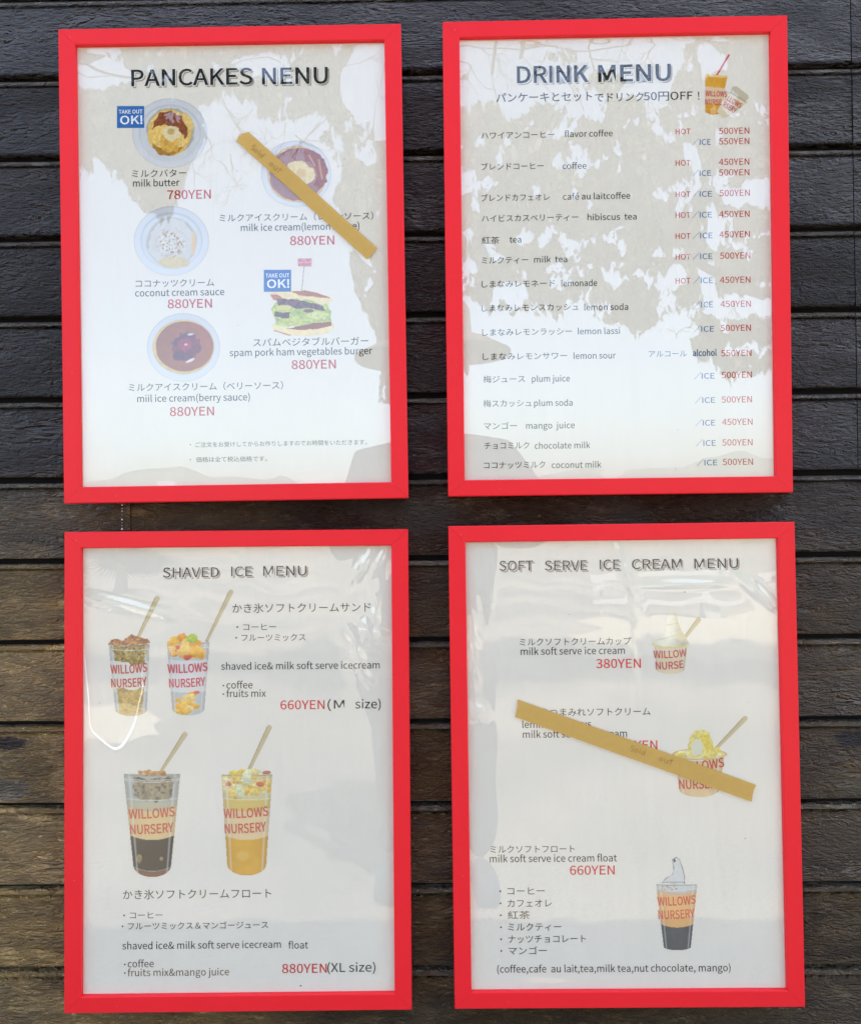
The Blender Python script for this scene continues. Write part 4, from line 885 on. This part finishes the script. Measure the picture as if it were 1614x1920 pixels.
out += [trace([(932, 40), (930, 74), (925, 110), (923, 133)], 9, DR, 1), trace([(923, 133), (927, 160), (934, 180), (936, 205)], 3, DR, 1), trace([(978, 50), (983, 85), (980, 110)], 7, DR, 1),
        trace([(850, 86), (900, 92), (960, 92), (1030, 90), (1110, 88), (1200, 80), (1290, 68)], 2.6, DR, 1), trace([(850, 108), (875, 118), (890, 148), (905, 163), (935, 168)], 2.2, DR, 1), trace([(1105, 60), (1112, 90), (1118, 125), (1110, 150)], 3, DR, 1),
        trace([(1165, 60), (1168, 80), (1160, 100), (1158, 120)], 2.2, DR, 1), trace([(985, 108), (1000, 130), (1012, 150), (1030, 180)], 1.6, DR, 1), trace([(1060, 150), (1085, 190), (1090, 215)], 2, DR, 1)]
for (x, y, a, L) in ((927, 100, .6, 60), (980, 90, -.4, 50), (1110, 100, .3, 60), (1110, 110, 2.7, 60), (900, 92, 1.2, 55), (1165, 90, .5, 60), (1020, 100, 1.9, 60), (1060, 200, -.8, 40), (880, 120, 2.0, 60), (1230, 75, 1.8, 60), (1200, 170, 1.2, 50), (1290, 300, 1.6, 40), (1380, 560, 1.7, 40), (1262, 640, -1.5, 50), (1340, 560, 2.4, 60)):
    twig(r, x, y, a, L, 1.9*u4*.6, DR, 1, 2, out)
v, f = join(out); world_child('bare_twigs', mesh('bare_twigs', v, f), M_BARK, tr)
# left-hand tree
DL = 3.6
tl = tag(empty('shade_tree', (-3.1, -DL, 0.)), 'shade tree with bare twigs opposite the pancakes menu, seen mirrored', 'tree')
world_child('crown', crown(-60, 800, -60, 760, SKY1, None, 0, DL, 21, thr=1.02), M_LEAF, tl)
v, f = join([tube([(-3.1, -DL, 0), (-3.0, -DL, 1.0), (-2.8, -DL, 2.4), (-2.5, -DL, 3.5), (-1.6, -DL, 4.3), (-.6, -DL, 4.6)], [.2, .15, .12, .09, .06, .03], 10)])
world_child('trunk', mesh('trunk', v, f, True), M_BARK, tl)
out = [trace([(140, 100), (165, 118), (195, 136), (225, 150), (260, 152)], 5, DL, 0), trace([(140, 140), (180, 138), (215, 145), (245, 150)], 1.8, DL, 0), trace([(430, 122), (460, 112), (500, 110), (530, 120)], 2.5, DL, 0), trace([(735, 80), (700, 108), (670, 125), (640, 130)], 2, DL, 0), trace([(725, 120), (706, 170), (702, 200), (706, 260)], 1.8, DL, 0),
       trace([(640, 205), (610, 226), (575, 262), (555, 290)], 2, DL, 0), trace([(416, 188), (432, 225), (455, 262)], 2.2, DL, 0), trace([(367, 228), (374, 262), (362, 300)], 2, DL, 0)]
for (x, y, a, L) in ((416, 190, 1.2, 80), (432, 225, .8, 60), (455, 262, .6, 60), (470, 200, 1.9, 70), (540, 230, 1.8, 60), (600, 230, 2.3, 70), (575, 262, 2.6, 60), (380, 240, 1.0, 80), (400, 270, 2.0, 60), (450, 330, 2.2, 50), (365, 300, 1.2, 60), (500, 280, 2.6, 70), (700, 150, 1.2, 60), (690, 110, .4, 40), (430, 290, 1.7, 60), (560, 250, 1.0, 60)):
    twig(r, x, y, a, L, 1.9*u4*.6, DL, 0, 2, out)
v, f = join(out); world_child('bare_twigs', mesh('bare_twigs', v, f), M_BARK, tl)

# ground: one sheet to the horizon
def mat_ground():
    m, n, b = newmat('yard_ground'); L = n.links; g = N(n, 'ShaderNodeNewGeometry')
    q = N(n, 'ShaderNodeTexNoise'); q.inputs['Scale'].default_value = .55; q.inputs['Detail'].default_value = 6; L.new(g.outputs['Position'], q.inputs['Vector'])
    cr = N(n, 'ShaderNodeValToRGB'); e = cr.color_ramp.elements; e[0].position = .42; e[0].color = (.105, .088, .064, 1); e[1].position = .6; e[1].color = (.22, .180, .125, 1); L.new(q.outputs['Fac'], cr.inputs[0]); L.new(cr.outputs[0], b.inputs['Base Color'])
    f_ = N(n, 'ShaderNodeTexNoise'); f_.inputs['Scale'].default_value = 60; f_.inputs['Detail'].default_value = 4; L.new(g.outputs['Position'], f_.inputs['Vector'])
    bu = N(n, 'ShaderNodeBump'); bu.inputs['Distance'].default_value = .02; L.new(f_.outputs['Fac'], bu.inputs['Height']); L.new(bu.outputs[0], b.inputs['Normal']); b.inputs['Roughness'].default_value = .95; return m
tag(put('ground', mesh('ground', [(-600, 200, 0), (600, 200, 0), (600, -900, 0), (-600, -900, 0)], [(3, 2, 1, 0)]), mat_ground()), kind='structure')
# sunlit patches of yard painted as pale flat shapes, wide right, smaller left
def blob(name, cx, cy, rx, ry, z, mat, seed):
    r = np.random.default_rng(seed); a = np.linspace(0, 2*math.pi, 40, endpoint=False); q = 1+.16*np.convolve(r.normal(size=48), np.ones(5)/5, 'same')[4:44]
    v = [(cx, cy, z)]+[(cx+rx*q[i]*math.cos(t_), cy+ry*q[i]*math.sin(t_), z) for i, t_ in enumerate(a)]
    tag(put(name, mesh(name, v, [(0, 1+i, 1+(i+1) % 40) for i in range(40)]), mat), kind='structure')
M_SUNPATCH = simple('painted_sunlit_patch', (.34, .30, .22), .95, .1)
blob('path', 6.0, -7.0, 5.2, 2.4, .004, M_SUNPATCH, 1); blob('path', -3.0, -3.4, 1.5, .7, .004, M_SUNPATCH, 2)
# low wooded ridge far off
xs = np.linspace(-260, 260, 90); rr = np.random.default_rng(9); hh = 11+np.convolve(rr.normal(size=98), np.ones(9)/9, 'same')[4:94]*9
v = []; [v.extend([(x, -150, 0), (x, -175, h), (x, -260, 0)]) for x, h in zip(xs, hh)]
f = [(3*i+j, 3*i+3+j, 3*i+4+j, 3*i+1+j) for i in range(89) for j in (0, 1)]
tag(put('distant_hill', mesh('distant_hill', v, f, True), simple('wooded_ridge', (.10, .13, .09), .9, .1)), kind='structure')
# white slatted bench and a palm beyond it
M_WHITE = simple('white_paint', (.42, .42, .40), .5)
p = mirror(np.array(1320.), np.array(1110.), 9.0)
bn = tag(empty('white_bench', (float(p[0]), -9.0, 0)), 'long white slatted bench in the sunny yard, seen mirrored', 'bench')
for z, y in ((.16, 0), (.33, .0), (.50, -.02)):
    v, f = box(-1.5, 1.5, y-.02, y+.02, z, z+.06); put('slat', mesh('slat', v, f), M_WHITE, bn)
for x in (-1.3, 0, 1.3):
    v, f = box(x-.03, x+.03, -.08, -.021, 0, .56); put('leg', mesh('leg', v, f), M_WHITE, bn)
p = mirror(np.array(268.), np.array(1046.), 12.0)
pm = tag(empty('palm_tree', (float(p[0]), -12.0, 0)), 'small fan palm beside the white bench, seen mirrored', 'tree')
v, f = tube([(0, 0, 0), (.05, 0, .5), (0, 0, float(p[2]))], [.13, .1, .09], 9); put('trunk', mesh('trunk', v, f, True), M_BARK, pm)
for i in range(16):
    a = 6.28*i/16; e_ = .2+.5*((i*7) % 5)/5; L = 1.15; pts = [(0, 0, float(p[2]))]
    fv, ff = [], []
    for j in range(9):
        th = a+(j-4)*.11; tip = np.array([math.cos(th)*math.cos(e_), .7*math.sin(th), math.sin(th)*.5+math.sin(e_)])*L*(1-.05*abs(j-4))
        b0 = np.array([0, 0, float(p[2])]); side = np.array([-math.sin(th), 0, math.cos(th)])*.03
        n0 = len(fv); mid = b0+tip*.5; fv += [b0, mid+side, b0+tip-np.array([0, 0, .12]), mid-side]; ff.append((n0, n0+1, n0+2, n0+3))
    put('frond', mesh('frond', fv, ff), M_LEAF, pm)

# the person taking the picture, arms raised to hold the phone; mirrored as a dark shape between the menus
pe = tag(empty('person', (.02, CAMY-.28, 0)), 'person in dark jacket and wide sun hat holding up a phone, seen mirrored', 'person')
def skin(name, chains, mat, root, sub=1):
    """chains: lists of (x, y, z, radius); a chain may start on an existing point to branch from it"""
    V, R_, Ed, key = [], [], [], {}
    for ch in chains:
        prev = None
        for (x, y, z, r_) in ch:
            kk = (round(x, 3), round(y, 3), round(z, 3))
            if kk not in key: key[kk] = len(V); V.append((x, y, z)); R_.append(r_)
            i = key[kk]
            if prev is not None and prev != i: Ed.append((prev, i))
            prev = i
    me = bpy.data.meshes.new(name); me.from_pydata(V, Ed, []); me.update()
    o = bpy.data.objects.new(name, me); C.objects.link(o)
    sk = o.modifiers.new('s', 'SKIN'); sk.use_smooth_shade = True
    sb = o.modifiers.new('d', 'SUBSURF'); sb.levels = sub; sb.render_levels = sub
    for i, r_ in enumerate(R_):
        q = me.skin_vertices[0].data[i]
        q.radius = (r_ if not isinstance(r_, tuple) else r_[0], r_ if not isinstance(r_, tuple) else r_[1]); q.use_root = (i == 0)
    dgg = bpy.context.evaluated_depsgraph_get(); m2 = bpy.data.meshes.new_from_object(o.evaluated_get(dgg)); m2.name = name
    bpy.data.objects.remove(o); m2.materials.clear(); m2.polygons.foreach_set('use_smooth', np.ones(len(m2.polygons), bool)); m2.materials.append(mat)
    b = put(name, m2, None, None); b.parent = root; b.matrix_parent_inverse = Matrix.Translation(-Vector(root.location)); return b
yb = CAMY-.30; zc = CAMZ
M_SKIN = simple('skin', (.42, .26, .18), .55); M_JACK = simple('dark_jacket', (.020, .021, .026), .85, .2); M_TROU = simple('dark_trousers', (.022, .022, .028), .85, .2); M_HAT = simple('woven_hat', (.07, .06, .045), .8, .2)
hz = zc+.06                                                   # wrist height
skin('body', [[(0, yb, zc+.24, .052), (0, yb+.01, zc+.33, .045), (0, yb+.02, zc+.40, .072), (0, yb+.02, zc+.47, .088), (0, yb+.01, zc+.54, .080)]], M_SKIN, pe, 2)
skin('jacket', [[(0, yb, zc-.36, (.17, .12)), (0, yb, zc-.18, (.155, .11)), (0, yb, zc+.02, (.18, .12)), (0, yb, zc+.18, (.17, .11)), (0, yb, zc+.255, (.07, .06))],
      [(0, yb, zc+.18, (.17, .11)), (-.19, yb, zc+.17, .062), (-.27, yb+.03, zc-.08, .05), (-.15, yb+.17, zc-.02, .036), (-.07, yb+.24, zc+.0, .03)],
      [(0, yb, zc+.18, (.17, .11)), (.19, yb, zc+.17, .062), (.33, yb+.04, zc-.02, .05), (.19, yb+.18, zc+.0, .036), (.08, yb+.24, zc+.01, .03)]], M_JACK, pe, 2)
skin('trousers', [[(0, yb, zc-.34, (.165, .12)), (-.10, yb, zc-.46, .095), (-.11, yb+.02, zc-.70, .066), (-.12, yb-.01, .09, .048)], [(0, yb, zc-.34, (.165, .12)), (.10, yb, zc-.46, .095), (.11, yb+.02, zc-.70, .066), (.12, yb-.01, .09, .048)]], M_TROU, pe, 2)
for sx in (-1, 1):
    skin('shoe', [[(sx*.12, yb-.05, .045, .045), (sx*.125, yb+.06, .04, .045), (sx*.13, yb+.16, .03, .036)]], M_JACK, pe, 2)
    hx, hy, hz_ = sx*.062, CAMY-.055, zc-.005
    ch = [[(sx*.078, CAMY-.085, zc-.0, .024), (hx, hy, hz_, .026), (hx, hy+.012, hz_+.02, .022)]]
    for i, (dz, ln) in enumerate(((.028, .9), (.010, 1.0), (-.009, .95), (-.027, .8))):      # four fingers curl over the phone's edge
        ch.append([(hx, hy, hz_, .026), (sx*.070, hy+.022, hz_+dz, .010), (sx*.056, CAMY-.012, hz_+dz, .0085), (sx*(.056-.026*ln), CAMY-.006, hz_+dz, .0072)] if i else
                  [(hx, hy, hz_, .026), (sx*.072, hy+.02, hz_+dz+.01, .010), (sx*.062, CAMY-.014, hz_+dz+.012, .0085), (sx*.052, CAMY-.010, hz_+dz+.022, .0072)])
    ch.append([(hx, hy, hz_, .026), (sx*.050, hy+.006, hz_+.030, .011), (sx*.030, CAMY-.030, hz_+.040, .009)])     # thumb on the screen side
    skin('hand', ch, M_SKIN, pe, 1)
# face: nose, eyes, mouth, ears, hair
def ball(c_, rx, ry, rz, n=14, m_=8):
    v = []; f = []
    for i in range(m_+1):
        for j in range(n): a, b = math.pi*i/m_, 2*math.pi*j/n; v.append((c_[0]+rx*math.sin(a)*math.cos(b), c_[1]+ry*math.sin(a)*math.sin(b), c_[2]+rz*math.cos(a)))
    for i in range(m_):
        for j in range(n): f.append((i*n+j, (i+1)*n+j, (i+1)*n+(j+1) % n, i*n+(j+1) % n))
    return v, f
def wc(name, parts, mat): v, f = join(parts); world_child(name, mesh(name, v, f, True), mat, pe)
wc('nose', [ball((0, yb+.105, zc+.44), .012, .016, .02)], M_SKIN)
M_DARK = simple('dark_detail', (.02, .015, .012), .4)
for sx in (-1, 1): wc('eye', [ball((sx*.030, yb+.094, zc+.465), .012, .008, .006)], M_DARK); wc('ear', [ball((sx*.084, yb+.02, zc+.45), .010, .02, .03)], M_SKIN)
wc('mouth', [ball((0, yb+.096, zc+.405), .022, .006, .005)], simple('lips', (.3, .12, .1), .5))
wc('hair', [ball((0, yb-.005, zc+.50), .092, .10, .09)], M_DARK)
hv, hf = [], []
for i, (rr_, zz) in enumerate(((.005, .665), (.07, .655), (.10, .62), (.108, .545), (.17, .525), (.225, .495), (.222, .489), (.165, .515), (.10, .535))):
    for j in range(32): a = 2*math.pi*j/32; hv.append((rr_*math.cos(a), yb+rr_*math.sin(a)*.95, zc+zz+.004*math.sin(3*a)*(rr_ > .15)))
hf = [(i*32+j, (i+1)*32+j, (i+1)*32+(j+1) % 32, i*32+(j+1) % 32) for i in range(8) for j in range(32)]
world_child('hat', mesh('hat', hv, hf, True), M_HAT, pe)
# the phone, its lens at the place the picture was taken from
ph = tag(empty('phone', (0, CAMY-.03, zc)), 'black phone held upright in both hands, seen mirrored', 'phone')
v, f = box(-.036, .036, CAMY-.020, CAMY-.012, zc-.110, zc+.038); me = mesh('phone_body', v, f)
import bmesh
b_ = bmesh.new(); b_.from_mesh(me); bmesh.ops.bevel(b_, geom=list(b_.edges), offset=.003, segments=2, affect='EDGES'); b_.to_mesh(me); b_.free()
o = put('phone_body', me, simple('phone_glass', (.015, .015, .018), .2)); o.parent = ph; o.matrix_parent_inverse = Matrix.Translation(-Vector(ph.location))
v, f = box(-.020, .020, CAMY-.0118, CAMY-.009, zc-.018, zc+.022); o = put('lens_island', mesh('lens_island', v, f), M_DARK); o.parent = ph; o.matrix_parent_inverse = Matrix.Translation(-Vector(ph.location))

# white hose lying in a loop on the ground
def on_ground(px, py, k=2, z=.012):
    d = ray(np.array(float(px)), np.array(float(py))); nrm = FM[k][:3, 1]; o = FM[k][:3, 3]+nrm*YG
    h = CAM+d*(((o-CAM)@nrm)/(d@nrm)); r_ = d-2*(d@nrm)*nrm; return h+r_*((z-h[2])/r_[2])
hp = [on_ground(x, y) for x, y in ((150, 1180), (158, 1240), (160, 1300), (161, 1345), (172, 1380), (192, 1400), (212, 1404), (236, 1388), (254, 1358), (262, 1325), (268, 1290), (264, 1240))]
fine = []
for i in range(len(hp)-1):
    p0, p1, p2, p3 = hp[max(i-1, 0)], hp[i], hp[i+1], hp[min(i+2, len(hp)-1)]
    for q in np.linspace(0, 1, 7)[:-1]: fine.append(.5*((2*p1)+(-p0+p2)*q+(2*p0-5*p1+4*p2-p3)*q*q+(-p0+3*p1-3*p2+p3)*q**3))
v, f = tube(fine, .0115, 8); me = mesh('garden_hose', v, f, True)
tag(put('garden_hose', me, simple('white_hose', (.75, .75, .70), .4)), 'white garden hose lying in a loop on the yard, seen mirrored low on the left', 'hose')
